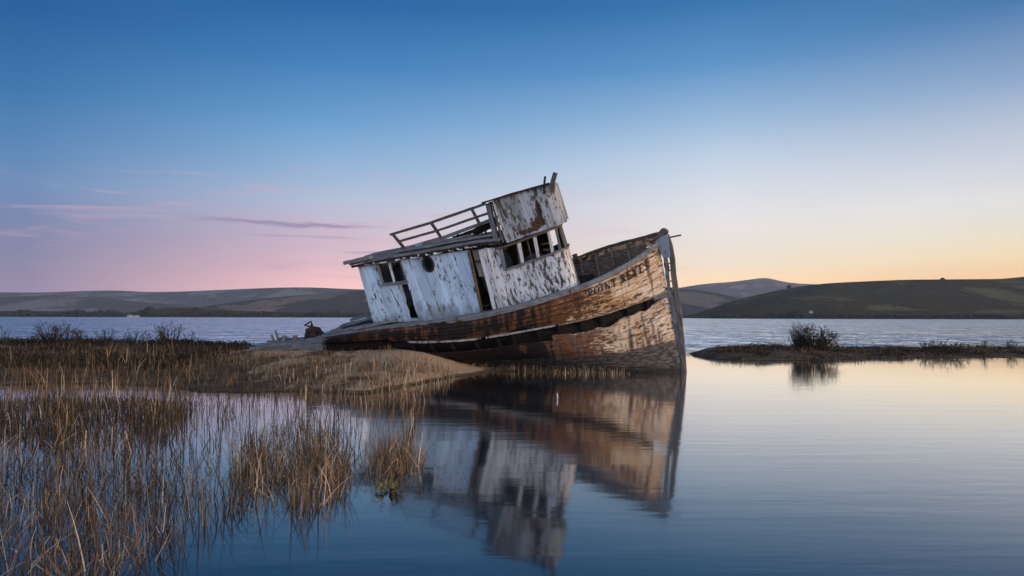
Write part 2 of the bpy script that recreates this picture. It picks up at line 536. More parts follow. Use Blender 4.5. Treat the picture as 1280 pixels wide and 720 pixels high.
WHITE = (0.56, 0.59, 0.63)
M_CABIN = peel_mat('cabin_white_paint', (0.45, 0.58, 0.69), 0.58, 0.8, 0.55, zfade=(0.19, 2.68))
M_WHEEL = peel_mat('wheelhouse_peeling_paint', (0.62, 0.61, 0.60), 0.93, 0.75, 0.45, bare=(0.06, 0.052, 0.046))
M_BOX = peel_mat('bridge_peeling_paint', (0.38, 0.39, 0.39), 0.84, 0.7, 0.95, bare=(0.075, 0.06, 0.042), patch=(-2.58, 5.52, 0.24, 0.22))
M_TRIM = peel_mat('pale_trim_paint', (0.60, 0.58, 0.55), 0.5, 0.6, 0.5)
M_STRIP = peel_mat('rubbing_strake_paint', (0.30, 0.28, 0.26), 0.75, 0.9, 0.6)
M_STRAKE = wood_mat('pale_brown_strake', (0.07, 0.045, 0.028), (0.33, 0.25, 0.17), (3, 6, 6), dark=.6)
M_IRON = plain('rusty_iron', (0.030, 0.018, 0.012), 0.75, 0.3)
M_TEXT = plain('black_lettering_paint', (0.012, 0.010, 0.010), 0.7)
M_BLUEP = peel_mat('blue_grey_stem_paint', (0.20, 0.235, 0.27), 0.5, 0.6, 0.5)

# ------------------------------------------------------------------ ground
REEDSHORE = np.array([at(-700, 486), at(0, 483), at(120, 481), at(190, 484), at(245, 492), at(330, 491), at(460, 493), at(500, 486), at(560, 473),
                      at(625, 465.3), at(740, 464.6), at(790, 465.5)])


def hash2(ix, iy):
    n = np.sin(ix * 127.1 + iy * 311.7) * 43758.5453
    return n - np.floor(n)


def vnoise(x, y):
    ix, iy = np.floor(x), np.floor(y)
    fx, fy = x - ix, y - iy
    fx, fy = fx * fx * (3 - 2 * fx), fy * fy * (3 - 2 * fy)
    a, b = hash2(ix, iy), hash2(ix + 1, iy)
    c, d = hash2(ix, iy + 1), hash2(ix + 1, iy + 1)
    return (a * (1 - fx) + b * fx) * (1 - fy) + (c * (1 - fx) + d * fx) * fy


def fbm(x, y, o=4):
    s, a, t = 0, 0.5, 0
    for i in range(o):
        s = s + a * vnoise(x * 2 ** i + 17 * i, y * 2 ** i + 5 * i)
        t += a
        a *= 0.5
    return s / t


def sst(a, b, v):
    t = np.clip((v - a) / (b - a), 0, 1)
    return t * t * (3 - 2 * t)


def terrain(X, Y):
    X, Y = np.asarray(X, float), np.asarray(Y, float)
    n = fbm(X * 0.9, Y * 0.9)
    n2 = fbm(X * 3.1 + 40, Y * 3.1, 3)
    z = np.full(np.broadcast(X, Y).shape, -0.45)
    # the mud bank the wreck lies on
    yf = np.interp(X, REEDSHORE[:, 0], REEDSHORE[:, 1])
    d = Y - yf + (n - 0.5) * 1.1
    crest = np.interp(X, [-30, -12, -7, -3.5, -2.6, -1.8, -.9, -.3, 2.5, 4.2], [0.64, 0.66, 0.70, 0.63, 0.54, 0.40, 0.18, 0.05, 0.03, 0.02])
    run = np.interp(X, [-30, -8, -5, -3, 0, 4], [10.0, 10.5, 9.0, 6.0, 2.0, 0.6])
    bank = crest * np.clip(d / run, 0, 1) ** 0.85
    yb = np.interp(X, [-30, -10, -5, -1, 1, 3.5], [30.5, 28.5, 27.5, 25.5, 24.0, 23.2])
    rear = sst(0.0, 2.2, yb - Y + (n - .5) * 1.0)
    right = sst(4.4, 3.0, X + (n - 0.5) * 0.5)
    m = sst(-0.25, 0.15, d) * rear * right
    bank = bank + (n2 - 0.5) * 0.07 * np.clip(bank * 3, 0, 1) + 0.012
    z = np.maximum(z, -0.45 + (bank + 0.45) * m)
    # low marsh island on the left, full of pools
    cx, cy = -7.2, 11.6
    q = ((X - cx) / 3.6) ** 2 + ((Y - cy) / 2.6) ** 2
    q2 = ((X + 13) / 6.0) ** 2 + ((Y - 11.8) / 2.8) ** 2
    isl = np.maximum(1 - q, 1 - q2)
    z = np.maximum(z, -0.3 + 0.285 * sst(-0.3, 0.45, isl + (n - 0.5) * 1.3) + (n2 - .5) * .05)
    # spit on the right
    sf = np.interp(X, [6.5, 8.0, 10.0, 13.0, 17, 22, 30, 44], [29.5, 27.9, 27.2, 28.4, 29.6, 30.6, 32.0, 34])
    sb = np.interp(X, [6.5, 8.0, 10.0, 13.0, 17, 22, 30, 44], [30.2, 33.5, 37.0, 38.0, 38.5, 39.0, 40, 42])
    ds = np.minimum(Y - sf, sb - Y) + (n - 0.5) * np.interp(X, [8, 13, 18], [1.1, 1.8, 3.4])
    top = np.interp(X, [6.5, 9, 12, 15, 18, 30], [0.10, 0.20, 0.26, 0.14, 0.09, 0.09])
    z = np.maximum(z, -0.45 + (0.45 + top * np.clip(ds / 1.5, 0.12, 1) + (n2 - .5) * 0.05) * sst(-0.5, 0.15, ds) * sst(7.0, 7.9, X))
    return z


def ground_mat():
    m, nt, bs = new_mat('mud_and_sand')
    pos = nd(nt, 'ShaderNodeNewGeometry').outputs['Position']
    sp = nd(nt, 'ShaderNodeSeparateXYZ', {0: pos})
    a = noise(nt, stretch(nt, pos, (1.0, 0.45, 1)), 1.3, 8, 0.6)
    b = noise(nt, pos, 22, 6, 0.7)
    c_ = noise(nt, stretch(nt, pos, (0.8, 2.0, 1)), 0.9, 6, 0.65, 0.4)
    sand = mix(nt, b, (0.235, 0.152, 0.085), (0.49, 0.35, 0.215))
    mud = mix(nt, b, (0.022, 0.017, 0.012), (0.075, 0.055, 0.035))
    litter = mix(nt, b, (0.05, 0.036, 0.02), (0.16, 0.11, 0.06))
    # dry sand on the tongue towards the bow, litter on the crown, wet mud low and to the left
    dry = mth(nt, 'ADD', mth(nt, 'MULTIPLY', a, 1.0), mth(nt, 'MULTIPLY', smooth(nt, sp.outputs[0], -5.2, -2.4), 0.26))
    dry = mth(nt, 'ADD', dry, mth(nt, 'MULTIPLY', smooth(nt, sp.outputs[0], -11.0, -7.5), 0.17))
    dry = mth(nt, 'ADD', dry, mth(nt, 'MULTIPLY', smooth(nt, sp.outputs[0], 0.6, 1.6), -0.6))
    dry = mth(nt, 'ADD', dry, mth(nt, 'MULTIPLY', smooth(nt, sp.outputs[2], 0.06, 0.4), 0.12))
    dry = mth(nt, 'MULTIPLY', dry, smooth(nt, sp.outputs[2], 0.02, 0.07))
    c = mix(nt, smooth(nt, c_, 0.42, 0.58), litter, mud)
    c = mix(nt, smooth(nt, dry, 0.72, 0.86), c, sand)
    c = mix(nt, smooth(nt, sp.outputs[2], 0.035, 0.005), c, (0.030, 0.022, 0.015))
    link(nt, c, bs.inputs['Base Color'])
    bs.inputs['Roughness'].default_value = 0.9
    bs.inputs['Specular IOR Level'].default_value = 0.2
    lump = noise(nt, pos, 5.0, 5, 0.6)
    bump(nt, bs, mth(nt, 'ADD', mth(nt, 'ADD', b, mth(nt, 'MULTIPLY', a, 1.0)), mth(nt, 'MULTIPLY', lump, 2.5)), 0.8, 0.05)
    return m


def axis(lo, hi, step, far):
    core = np.arange(lo, hi + 1e-6, step)
    k = np.array([1, 3, 8, 20, 60, 200, 700, 2500, 8000.0])
    k = k[k < far]
    return np.concatenate([(lo - np.append(k, far))[::-1], core, hi + np.append(k, far)])


gx, gy = axis(-24, 34, 0.2, 9000), axis(4, 44, 0.2, 9000)
XX, YY = np.meshgrid(gx, gy, indexing='ij')
ZZ = terrain(XX, YY)
far_ = (np.abs(XX) > 46) | (YY < 2) | (YY > 50)
ZZ = np.where(far_, -0.6, ZZ)
nx, ny = XX.shape
vs = np.stack([XX, YY, ZZ], -1).reshape(-1, 3)
ii = np.arange(nx * ny).reshape(nx, ny)
fs = np.stack([ii[:-1, :-1], ii[1:, :-1], ii[1:, 1:], ii[:-1, 1:]], -1).reshape(-1, 4)
me = bpy.data.meshes.new('ground')
me.from_pydata(vs.tolist(), [], fs.tolist())
ground = finish(me, 'ground', ground_mat(), smooth_=True)
tag(ground, kind='structure')


# ------------------------------------------------------------------ water
def water_mat():
    m, nt, bs = new_mat('bay_water')
    pos = nd(nt, 'ShaderNodeNewGeometry').outputs['Position']
    sp = nd(nt, 'ShaderNodeSeparateXYZ', {0: pos})
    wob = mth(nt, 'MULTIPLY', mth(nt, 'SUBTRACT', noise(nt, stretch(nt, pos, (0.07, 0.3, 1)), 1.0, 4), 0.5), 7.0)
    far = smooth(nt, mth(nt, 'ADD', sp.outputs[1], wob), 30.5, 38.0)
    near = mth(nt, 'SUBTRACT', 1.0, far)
    # sheltered water: long faint swell lines and small cat's paws
    n1 = noise(nt, stretch(nt, pos, (0.22, 1.5, 1)), 1.3, 3, 0.5, 0.3)
    n2 = noise(nt, stretch(nt, pos, (1.6, 5.5, 1)), 1.2, 3, 0.5, 0.2)
    paws = smooth(nt, noise(nt, stretch(nt, pos, (0.10, 0.33, 1), (3, 1, 0)), 1.0, 3), 0.42, 0.66)
    h = mth(nt, 'ADD', mth(nt, 'MULTIPLY', n1, 0.0026), mth(nt, 'MULTIPLY', mth(nt, 'MULTIPLY', n2, paws), 0.0016))
    # wind chop of the open bay
    c1 = mth(nt, 'SUBTRACT', noise(nt, stretch(nt, pos, (0.024, 0.010, 1)), 1.0, 7, 0.52, 0.2), 0.5)
    c2 = mth(nt, 'SUBTRACT', noise(nt, stretch(nt, pos, (0.34, 0.14, 1)), 1.0, 4, 0.55, 0.4), 0.5)
    hf = mth(nt, 'ADD', mth(nt, 'MULTIPLY', c1, 6.0), mth(nt, 'MULTIPLY', c2, 1.7))
    # of a choppy surface seen this flat only the near faces of the waves show
    hf = mth(nt, 'ADD', hf, mth(nt, 'MULTIPLY', mth(nt, 'SUBTRACT', sp.outputs[1], 34.0), 0.085))
    h = mth(nt, 'ADD', mth(nt, 'MULTIPLY', h, near), mth(nt, 'MULTIPLY', hf, far))
    b = nd(nt, 'ShaderNodeBump', {'Height': h, 'Strength': 1.0, 'Distance': 1.0})
    # murky body below, mirror on top, stronger the flatter it is seen
    link(nt, b.outputs[0], bs.inputs['Normal'])
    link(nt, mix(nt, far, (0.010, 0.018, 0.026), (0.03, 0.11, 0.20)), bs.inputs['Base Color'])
    bs.inputs['Roughness'].default_value = 0.6
    bs.inputs['Specular IOR Level'].default_value = 0.0
    gl = nd(nt, 'ShaderNodeBsdfGlossy', {'Color': (1, 1, 1, 1), 'Normal': b.outputs[0],
                                         'Roughness': mth(nt, 'ADD', 0.07, mth(nt, 'MULTIPLY', far, 0.03))})
    fr = nd(nt, 'ShaderNodeFresnel', {'IOR': 1.33, 'Normal': b.outputs[0]})
    fac = mth(nt, 'MULTIPLY', fr.outputs[0], mth(nt, 'ADD', 1.6, mth(nt, 'MULTIPLY', far, 1.5)), clamp=True)
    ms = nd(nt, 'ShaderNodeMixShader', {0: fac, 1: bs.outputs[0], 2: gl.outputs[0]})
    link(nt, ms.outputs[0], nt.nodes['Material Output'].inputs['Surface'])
    return m


mb = MB()
mb.quad((-9000, -9000, 0), (9000, -9000, 0), (9000, 9000, 0), (-9000, 9000, 0))
water = mb.build('water', water_mat())
tag(water, kind='structure')


# ------------------------------------------------------------------ far hills
def hill_mat(name, grass, scrub, sc=0.006, bias=0.5):
    m, nt, bs = new_mat(name)
    pos = nd(nt, 'ShaderNodeNewGeometry').outputs['Position']
    a = noise(nt, stretch(nt, pos, (1, 0.6, 2.0)), sc, 6, 0.6, 0.4)
    b = noise(nt, pos, sc * 9, 5, 0.65)
    sp = nd(nt, 'ShaderNodeSeparateXYZ', {0: pos})
    v = mth(nt, 'ADD', a, mth(nt, 'MULTIPLY', b, 0.22))
    m_ = smooth(nt, v, bias + 0.09, bias + 0.13)
    g = mix(nt, b, tuple(x * 0.75 for x in grass), tuple(x * 1.25 for x in grass))
    s = mix(nt, b, tuple(x * 0.6 for x in scrub), tuple(x * 1.4 for x in scrub))
    c = mix(nt, m_, g, s)
    # scattered bushes on the slopes
    dots = noise(nt, stretch(nt, pos, (1, 1, 1.5)), sc * 26, 3, 0.6)
    clus = noise(nt, pos, sc * 3.3, 4, 0.6)
    c = mix(nt, mth(nt, 'MULTIPLY', smooth(nt, mth(nt, 'ADD', dots, mth(nt, 'MULTIPLY', clus, 0.5)), 0.86, 0.90), 0.8), c, tuple(x * 0.35 for x in scrub))
    # wooded foot along the shore
    shore = smooth(nt, mth(nt, 'ADD', sp.outputs[2], mth(nt, 'MULTIPLY', b, 14.0)), 22.0, 10.0)
    c = mix(nt, shore, c, s)
    link(nt, c, bs.inputs['Base Color'])
    bs.inputs['Roughness'].default_value = 1.0
    bs.inputs['Specular IOR Level'].default_value = 0.0
    bump(nt, bs, mth(nt, 'ADD', mth(nt, 'MULTIPLY', a, 3.0), b), 0.7, 22.0)
    return m


def hill(name, sil, D0, D1, mat, rough=4.0, nu=220, nv=26):
    """a range of hills: shoreline at distance D0, crest at D1, outline given as it stands"""
    px = np.linspace(sil[0][0], sil[-1][0], nu)
    hz = np.interp(px, [s[0] for s in sil], [s[1] for s in sil])
    k = np.exp(-0.5 * (np.arange(-6, 7) / 2.4) ** 2)
    k /= k.sum()
    hz = np.convolve(np.pad(hz, 6, 'edge'), k, 'valid')
    V, Fc = [], []
    for i in range(nu):
        top = max(0.0, (HC + (px[i] - 640) * 0.0023 - hz[i]) / F * D1) + EYE * (1 if hz[i] < HC - 2 else 0)
        for j in range(nv):
            t = j / (nv - 1) * 1.35
            Yd = D0 + (D1 - D0) * t
            X = (px[i] - 640) / F * (D1 * 0.6 + Yd * 0.4)
            if t <= 1:
                p = (t * t * (3 - 2 * t)) * 0.75 + t * 0.25
            else:
                p = 1 - (t - 1) * 1.2
            n = float(fbm(X / (D1 - D0) * 3.1 + 9, Yd / (D1 - D0) * 3.1, 4)) - 0.5
            z = top * p + n * rough * 1.9 * (1 - abs(2 * min(t, 1) - 1)) * min(1, top / 20) * 4 - (0.5 if j == 0 else 0)
            if abs(t - 1) < 0.03:
                z = top
            V.append((X, Yd, z))
    for i in range(nu - 1):
        for j in range(nv - 1):
            a = i * nv + j
            Fc.append((a, a + nv, a + nv + 1, a + 1))
    me = bpy.data.meshes.new(name)
    me.from_pydata(V, [], Fc)
    o = finish(me, name, mat, smooth_=True)
    tag(o, kind='structure')
    return o


HM1 = hill_mat('hill_green_scrub', (0.125, 0.108, 0.045), (0.060, 0.050, 0.022), 0.0045, 0.44)
HM2 = hill_mat('hill_dry_grass', (0.19, 0.145, 0.10), (0.075, 0.064, 0.045), 0.006, 0.47)
HM3 = hill_mat('hill_far_grass', (0.19, 0.175, 0.15), (0.10, 0.095, 0.08), 0.0045, 0.48)  # this and the dry grass paled: distance haze put into the colour
hill('mountains', [(540, 398), (640, 391), (720, 382), (780, 372), (835, 362), (860, 358), (880, 355), (900, 353.5), (912, 353), (930, 350.5), (946, 348.5), (955, 346.5), (964, 349),
                   (980, 353), (1000, 355), (1040, 356), (1100, 360), (1200, 370)], 4200, 5600, hill_mat('mountain_scrub', (0.26, 0.19, 0.12), (0.14, 0.10, 0.065), 0.003, 0.48), 10)
hill('hills', [(560, 398), (640, 390), (700, 379), (760, 366), (800, 360), (845, 361), (870, 362.5), (900, 367.5), (930, 372), (960, 376), (1010, 390), (1040, 397)], 2000, 2700, HM2)
hill('hills', [(848, 398), (862, 395.5), (880, 389), (905, 380), (940, 370), (970, 363.5), (985, 360), (1030, 354.5), (1080, 352), (1130, 350),
               (1190, 349.6), (1255, 349), (1270, 346.5), (1300, 345), (1400, 344), (1600, 346), (1800, 350)], 1000, 1500, HM1)
hill('hills', [(-700, 362), (-300, 368), (0, 365.5), (60, 366), (110, 363.5), (158, 362.8), (172, 365.5), (235, 364.5), (300, 361.5), (345, 359.8),
               (392, 359), (420, 361), (455, 362), (560, 366), (700, 376), (760, 390), (820, 398)], 2900, 3900, HM3, 8)
hill('hills', [(-700, 380), (-200, 378), (0, 371), (70, 369.5), (120, 371), (170, 377), (240, 383), (300, 386), (340, 392), (380, 397)], 1900, 2500, HM3, 5)
hill('hills', [(190, 396), (240, 385.5), (290, 378.5), (330, 373), (390, 368), (450, 363.5), (560, 360), (640, 368), (760, 390), (800, 397)], 1700, 2300, HM2)
hill('headland', [(-400, 389), (-100, 389), (0, 388.5), (60, 389), (130, 389.5), (176, 391), (186, 388.5), (200, 384.8), (222, 383.5), (238, 385.5), (262, 387.5),
                  (330, 389.5), (400, 391), (470, 391), (560, 392), (640, 394.5), (720, 398)], 1250, 1330, HM1, 0.5)

M_FARTREE = island_mat('far_tree_foliage', [(0, (0.012, 0.013, 0.008)), (1, (0.04, 0.042, 0.022))])
M_TRUNK = plain('grey_bark', (0.05, 0.04, 0.03))


def far_tree(px, D, w, h, z0, label, group='trees along the far shore'):
    X = (px - 640) / F * D
    r = empty('tree', (X, D, z0))
    tag(r, label, 'tree', group)
    mb = MB()
    n = 420
    for _ in range(n):
        a, u, q = random.uniform(0, 6.28), random.uniform(-1, 1), random.random() ** 0.4
        k = math.sqrt(1 - u * u)
        c = Vector((math.cos(a) * k * w / 2 * q, math.sin(a) * k * w / 2 * q, h * 0.55 + u * h * 0.45 * q))
        c += Vector((random.gauss(0, 1), random.gauss(0, 1), random.gauss(0, 1))) * w * 0.035
        s = w * random.uniform(0.05, 0.10)
        e1 = Vector((random.gauss(0, 1), random.gauss(0, 1), random.gauss(0, 1))).normalized() * s
        e2 = e1.orthogonal().normalized() * s
        mb.quad(c - e1 - e2, c + e1 - e2, c + e1 + e2, c - e1 + e2)
    mb.build('crown', M_FARTREE, r)
    mb = MB()
    mb.tube([(0, 0, -1), (0, 0, h * 0.35), (w * 0.05, 0, h * 0.6)], [w * 0.05, w * 0.035, w * 0.02], 6)
    mb.build('trunk', M_TRUNK, r)


for px, w, h, lab in ((187, 16, 15, 'round dark tree standing tallest beside the white houses on the far shore'),
                      (96, 22, 8, 'broad low tree among the far shore scrub left of the round tree'),
                      (139, 14, 8, 'small bushy far shore tree just left of the white houses'),
                      (176, 14, 9, 'small far shore tree touching the left side of the round tree'),
                      (244, 9, 8, 'small dark tree on top of the dark headland'),
                      (392, 9, 8, 'lone small tree on the far shore above the rusted winch'),
                      (30, 26, 8, 'broad low tree at the far left end of the far shore')):
    z0 = 2.0 if px not in (244,) else 9
    far_tree(px, 1235, w, h, z0, lab)
for px, z0, D, h, lab in ((986, 60.0, 1500, 8, 'tiny tree on the skyline where the right hill flattens out'),
                          (1178, 77.0, 1500, 6, 'tiny tree on the skyline of the right hill')):
    far_tree(px, D, 8, h, z0, lab, 'trees on the right ridge')



def far_wood(px0, px1, D, hmax, n, label, sd_):
    r2 = np.random.default_rng(sd_)
    px = r2.uniform(px0, px1, n)
    k = fbm(px / 14 + sd_, px * 0 + 3.3, 4) ** 2 * 2.2
    x = (px - 640) / F * D
    c = np.stack([x, D + r2.uniform(-14, 14, n), k * hmax * r2.uniform(0, 1, n) ** .7], -1)
    e1 = r2.normal(0, 1, (n, 3))
    e1 /= np.linalg.norm(e1, axis=1)[:, None]
    e2 = np.cross(e1, r2.normal(0, 1, (n, 3)))
    e2 /= np.linalg.norm(e2, axis=1)[:, None]
    s = r2.uniform(.6, 1.5, (n, 1))
    V = np.stack([c - e1 * s, c - e2 * s, c + e1 * s, c + e2 * s], 1)
    me = bpy.data.meshes.new('far_wood')
    me.from_pydata(V.reshape(-1, 3).tolist(), [], np.arange(n * 4).reshape(-1, 4).tolist())
    me.materials.append(M_FARTREE)
    o = bpy.data.objects.new('far_wood', me)
    COL.objects.link(o)
    tag(o, label, 'wood', None, 'stuff')


far_wood(-60, 480, 1240, 10, 9000, 'dark scrubby wood along the far left shore', 3)
far_wood(880, 1330, 1020, 8, 8000, 'dark scrubby wood along the foot of the right hill', 8)

M_WALLW = plain('white_house_wall', (0.30, 0.30, 0.30), 0.8, 0, 0.05)
M_ROOFG = plain('grey_house_roof', (0.22, 0.22, 0.23))


def house(px, D, w, d, h, z0, label):
    r = empty('house', ((px - 640) / F * D, D, z0))
    tag(r, label, 'house', 'white houses across the bay')
    mb = MB()
    mb.box((-w / 2, -d / 2, -1), (w / 2, d / 2, h))
    mb.build('wall', M_WALLW, r)
    mb = MB()
    mb.prism([(-w / 2 - .4, h + 0.02), (w / 2 + .4, h + 0.02), (0, h + w * 0.22)], -d / 2 - .4, d / 2 + .4)
    mb.build('roof', M_ROOFG, r)
    for k in (-0.25, 0.25):
        mb = MB()
        mb.box((k * w - .6, -d / 2 - .05, 1.0), (k * w + .6, -d / 2 - .003, 2.2))
        mb.build('window', M_TEXT, r)


house(163, 1190, 7, 6, 1.7, 0.6, 'left small white house on the far shore beside the round tree')
house(171, 1195, 6, 6, 1.5, 0.6, 'right small white house on the far shore beside the round tree')
house(1013.5, 1060, 4, 5, 2.0, 9.0, 'white house at the foot of the right green hill')

# ------------------------------------------------------------------ haze
hz = MB()
hz.box((-8800, -120, -1.7), (8800, 6000, 420))
mh = bpy.data.materials.new('evening_haze')
mh.use_nodes = True
ht = mh.node_tree
ht.nodes.clear()
pv = nd(ht, 'ShaderNodeVolumePrincipled', {'Color': (0.58, 0.72, 0.95, 1), 'Density': 0.000065, 'Anisotropy': 0.0})
nd(ht, 'ShaderNodeOutputMaterial', {'Volume': pv.outputs[0]})
haze = hz.build('haze', mh)
tag(haze, kind='stuff', label='thin evening haze over the bay')

# ------------------------------------------------------------------ the wreck
# boat axes: x forward, y to port, z up; bow up, heeled towards the viewer
boat = empty('fishing_boat')
boat.matrix_world = Matrix(((0.9187, 0.2457, -0.3094, 5.107), (-0.2985, 0.9447, -0.136, 21.646), (0.2588, 0.2173, 0.9412, 0), (0, 0, 0, 1)))
tag(boat, 'wrecked wooden fishing boat with peeling white cabin, bow up, aground on the mud bank', 'boat')
BOATM = boat.matrix_world.copy()


def taper(s, B, L, p):
    s = np.clip(s, 0, None)
    return B * (1 - (1 - np.minimum(s / L, 1)) ** p)


def gsm(xs, ys, x, w=0.35):
    """smooth interpolation of a measured line"""
    o = np.linspace(-2, 2, 17) * w
    k = np.exp(-0.5 * (np.linspace(-2, 2, 17)) ** 2)
    k /= k.sum()
    xs, ys = np.array(xs), np.array(ys)
    lo = (ys[1] - ys[0]) / (xs[1] - xs[0])
    hi = (ys[-1] - ys[-2]) / (xs[-1] - xs[-2])
    t = x + o
    v = np.interp(t, xs, ys)
    v = np.where(t < xs[0], ys[0] + lo * (t - xs[0]), v)
    v = np.where(t > xs[-1], ys[-1] + hi * (t - xs[-1]), v)
    return float((v * k).sum())


RAILX = [-12.3, -9.94, -8.93, -8.11, -6.95, -5.84, -5.11, -4.38, -3.9, -3.42, -2.75, -2.12, -1.63, -1.17, -.72, -.25, .11, .33]
RAILZ = [4.4, 4.15, 4.05, 3.95, 3.78, 3.62, 3.53, 3.48, 3.46, 3.45, 3.45, 3.46, 3.48, 3.53, 3.60, 3.71, 3.83, 3.91]
PORTX = [-12, -10, -8, -6, -4, -2.6, -1.74, -1.04, -.26, .3]
PORTZ = [4.5, 4.2, 4.0, 3.85, 3.86, 3.93, 4.03, 4.07, 4.08, 4.10]
STRX = [-12, -9, -7.54, -6.93, -5.85, -5.24, -4.18, -3.47, -2.81, -2.15, -1.63, -1.18, -.62, -.29, .1]
STRZ = [4.2, 3.75, 3.4, 3.22, 2.97, 2.87, 2.74, 2.66, 2.575, 2.50, 2.46, 2.45, 2.45, 2.45, 2.47]
WATX = [-12, -9, -7, -5.49, -4.69, -3.94, -3.22, -2.53, -1.87, -1.22, -.8, -.38, -.02]
WATY = [.25, .25, .28, .33, .51, .63, .71, .70, .66, .53, .40, .22, .02]
WATZ = [2.9, 2.3, 1.9, 1.58, 1.41, 1.23, 1.05, .86, .67, .46, .31, .15, .0]
XS0, XS1, XS2 = 0.30, 0.13, -0.02
S_END = 10.3


def level0(s, port):
    x = XS0 - s
    b = float(taper(s, 1.8, 5.5, 2.5)) + 0.05
    b *= 1 - .3 * max(0, min(1, (-6.5 - x) / 6)) ** 2
    return Vector((x, -b, gsm(PORTX, PORTZ, x) if port else gsm(RAILX, RAILZ, x, 0.25)))


def level1(s, port):
    x = XS1 - s
    b = float(taper(s, 1.72, 6, 2.3)) + 0.05
    b *= 1 - .3 * max(0, min(1, (-6.5 - x) / 6)) ** 2
    return Vector((x, -b, gsm(STRX, STRZ, x)))


def level2(s, port):
    x = XS2 - s
    return Vector((x, -max(0.02, gsm(WATX, WATY, x, 0.2)) - 0.02, gsm(WATX, WATZ, x)))


def gapz(s):
    return float(np.interp(s, [0, .5, 1, 1.6, 3.2, 4.2, 6, 11], [.05, .15, .23, .30, .29, .22, .24, .28]))


_cache = {}


def hullp(s, t, port=False, out_=0.0):
    """t 0..1 rail to rubbing strake, 1..2 lower planking to the waterline, 2..2.4 foot"""
    k = (round(s, 3), port)
    if k not in _cache:
        _cache[k] = (level0(s, port), level1(s, port), level2(s, port))
    a, b, c = _cache[k]
    if t <= 1:
        p = a.lerp(b, t)
        p.y -= 0.05 * math.sin(math.pi * t) * min(1, s / 2)
        n = Vector((0, -1, -0.1))
    else:
        b2 = b + Vector((0, 0.02, -gapz(s)))
        q = t - 1
        p = b2.lerp(c, min(q, 1))
        p.y -= 0.17 * math.sin(math.pi * min(q, 1)) * min(1, s / 2.5)
        n = Vector((0, -1, -0.45))
        if q > 1:
            p = c + (c - b2) * (q - 1) * 0.9
            p.y = min(p.y, -0.02)
    # outward direction turns forward near the stem
    n.x = 0.75 * max(0.0, 1 - s / 3.2)
    n.normalize()
    p = p + n * out_
    if port:
        p.y = -p.y
    return p


def plank(mb, s0, s1, t0, t1, off, thick, port=False, tend0=0, tend1=0, gap=0.008, wob=0.0, rag_top=0.0, rag_bot=0.0):
    """one strake plank: outer face with edges"""
    n = max(2, int((s1 - s0) / 0.14))
    ph = random.uniform(0, 9)
    calm = t1 <= .55 and s0 < 3      # the name board area lies flat
    spr0 = random.uniform(.012, .04) if random.random() < .22 and not calm else 0
    spr1 = random.uniform(.012, .04) if random.random() < .22 and not calm else 0
    rows = []
    for i in range(n + 1):
        s = s0 + (s1 - s0) * i / n
        e = (random.uniform(-wob, wob) if wob else 0)
        o = off + 0.006 * math.sin(s * 2.1 + ph) + (random.uniform(-.003, .003))
        o += spr0 * max(0, 1 - (s - s0) / .7) ** 2 * (s0 > .1) + spr1 * max(0, 1 - (s1 - s) / .7) ** 2
        ring = []
        for (t, oo) in ((t0, o), (t1, o), (t1, o - thick), (t0, o - thick)):
            p = hullp(s + (tend0 * (t - t0) / (t1 - t0) if i == 0 else 0) + (tend1 * (t - t0) / (t1 - t0) if i == n else 0), t, port, oo)
            if t == t0:
                p.z -= gap - e + rag_top * float(max(0.0, fbm(s * 2.3 + 7, s * 0 + 1.7, 4) - .35)) * 2.2
            else:
                p.z += gap + e + rag_bot * float(max(0.0, fbm(s * 3.1 + 2, s * 0 + 5.1, 4) - .4)) * 2.2
            mb.v.append(tuple(p))
            idx = len(mb.v) - 1
            ring.append(idx)
            vv = (t if t <= 1 else 1.3 + (t - 1) * 2.0)
            mb.uv[idx] = (s, vv)
            mb.lt[idx] = (s, t)
        rows.append(ring)
    for r0, r1 in zip(rows[:-1], rows[1:]):
        for i in range(4):
            j = (i + 1) % 4
            mb.f.append((r0[i], r0[j], r1[j], r1[i]))
    mb.f.append(tuple(rows[0]))
    mb.f.append(tuple(reversed(rows[-1])))


hull = MB()
TU = [0.0, 0.17, 0.34, 0.5, 0.66, 0.83, 1.0]
for port in (False, True):
    for k in range(6):
        s = 0.0
        end = S_END + random.uniform(-0.5, 0.2)
        while s < end - 0.3:
            L = random.uniform(2.6, 4.6)
            e = min(end, s + L)
            if end - e < 0.8:
                e = end
            plank(hull, s, e - 0.008, TU[k], TU[k + 1], random.uniform(-.006, .008), 0.045, port, wob=0.003, rag_bot=.12 if k == 5 and s > .1 else 0)
            s = e
    TL = [1.0005, 1.12, 1.24, 1.36, 1.47, 1.58, 1.69, 1.8, 1.9, 2.0, 2.2, 2.45]
    for k in range(len(TL) - 1):
        s = 0.0
        end = S_END + random.uniform(-0.5, 0.3)
        while s < end - 0.3:
            L = random.uniform(2.2, 4.4)
            e = min(end, s + L)
            if end - e < 0.8:
                e = end
            if k == 0 and not port and 3.0 < s < 7:       # a length of the topmost lower strake has gone
                s = e
                continue
            plank(hull, s, e - 0.01, TL[k], TL[k + 1], random.uniform(-.010, .010), 0.045, port, wob=0.006 if k else 0.02, rag_top=.13 if k == 0 else 0)
            s = e
hull_o = hull.build('hull', M_HULL, boat)

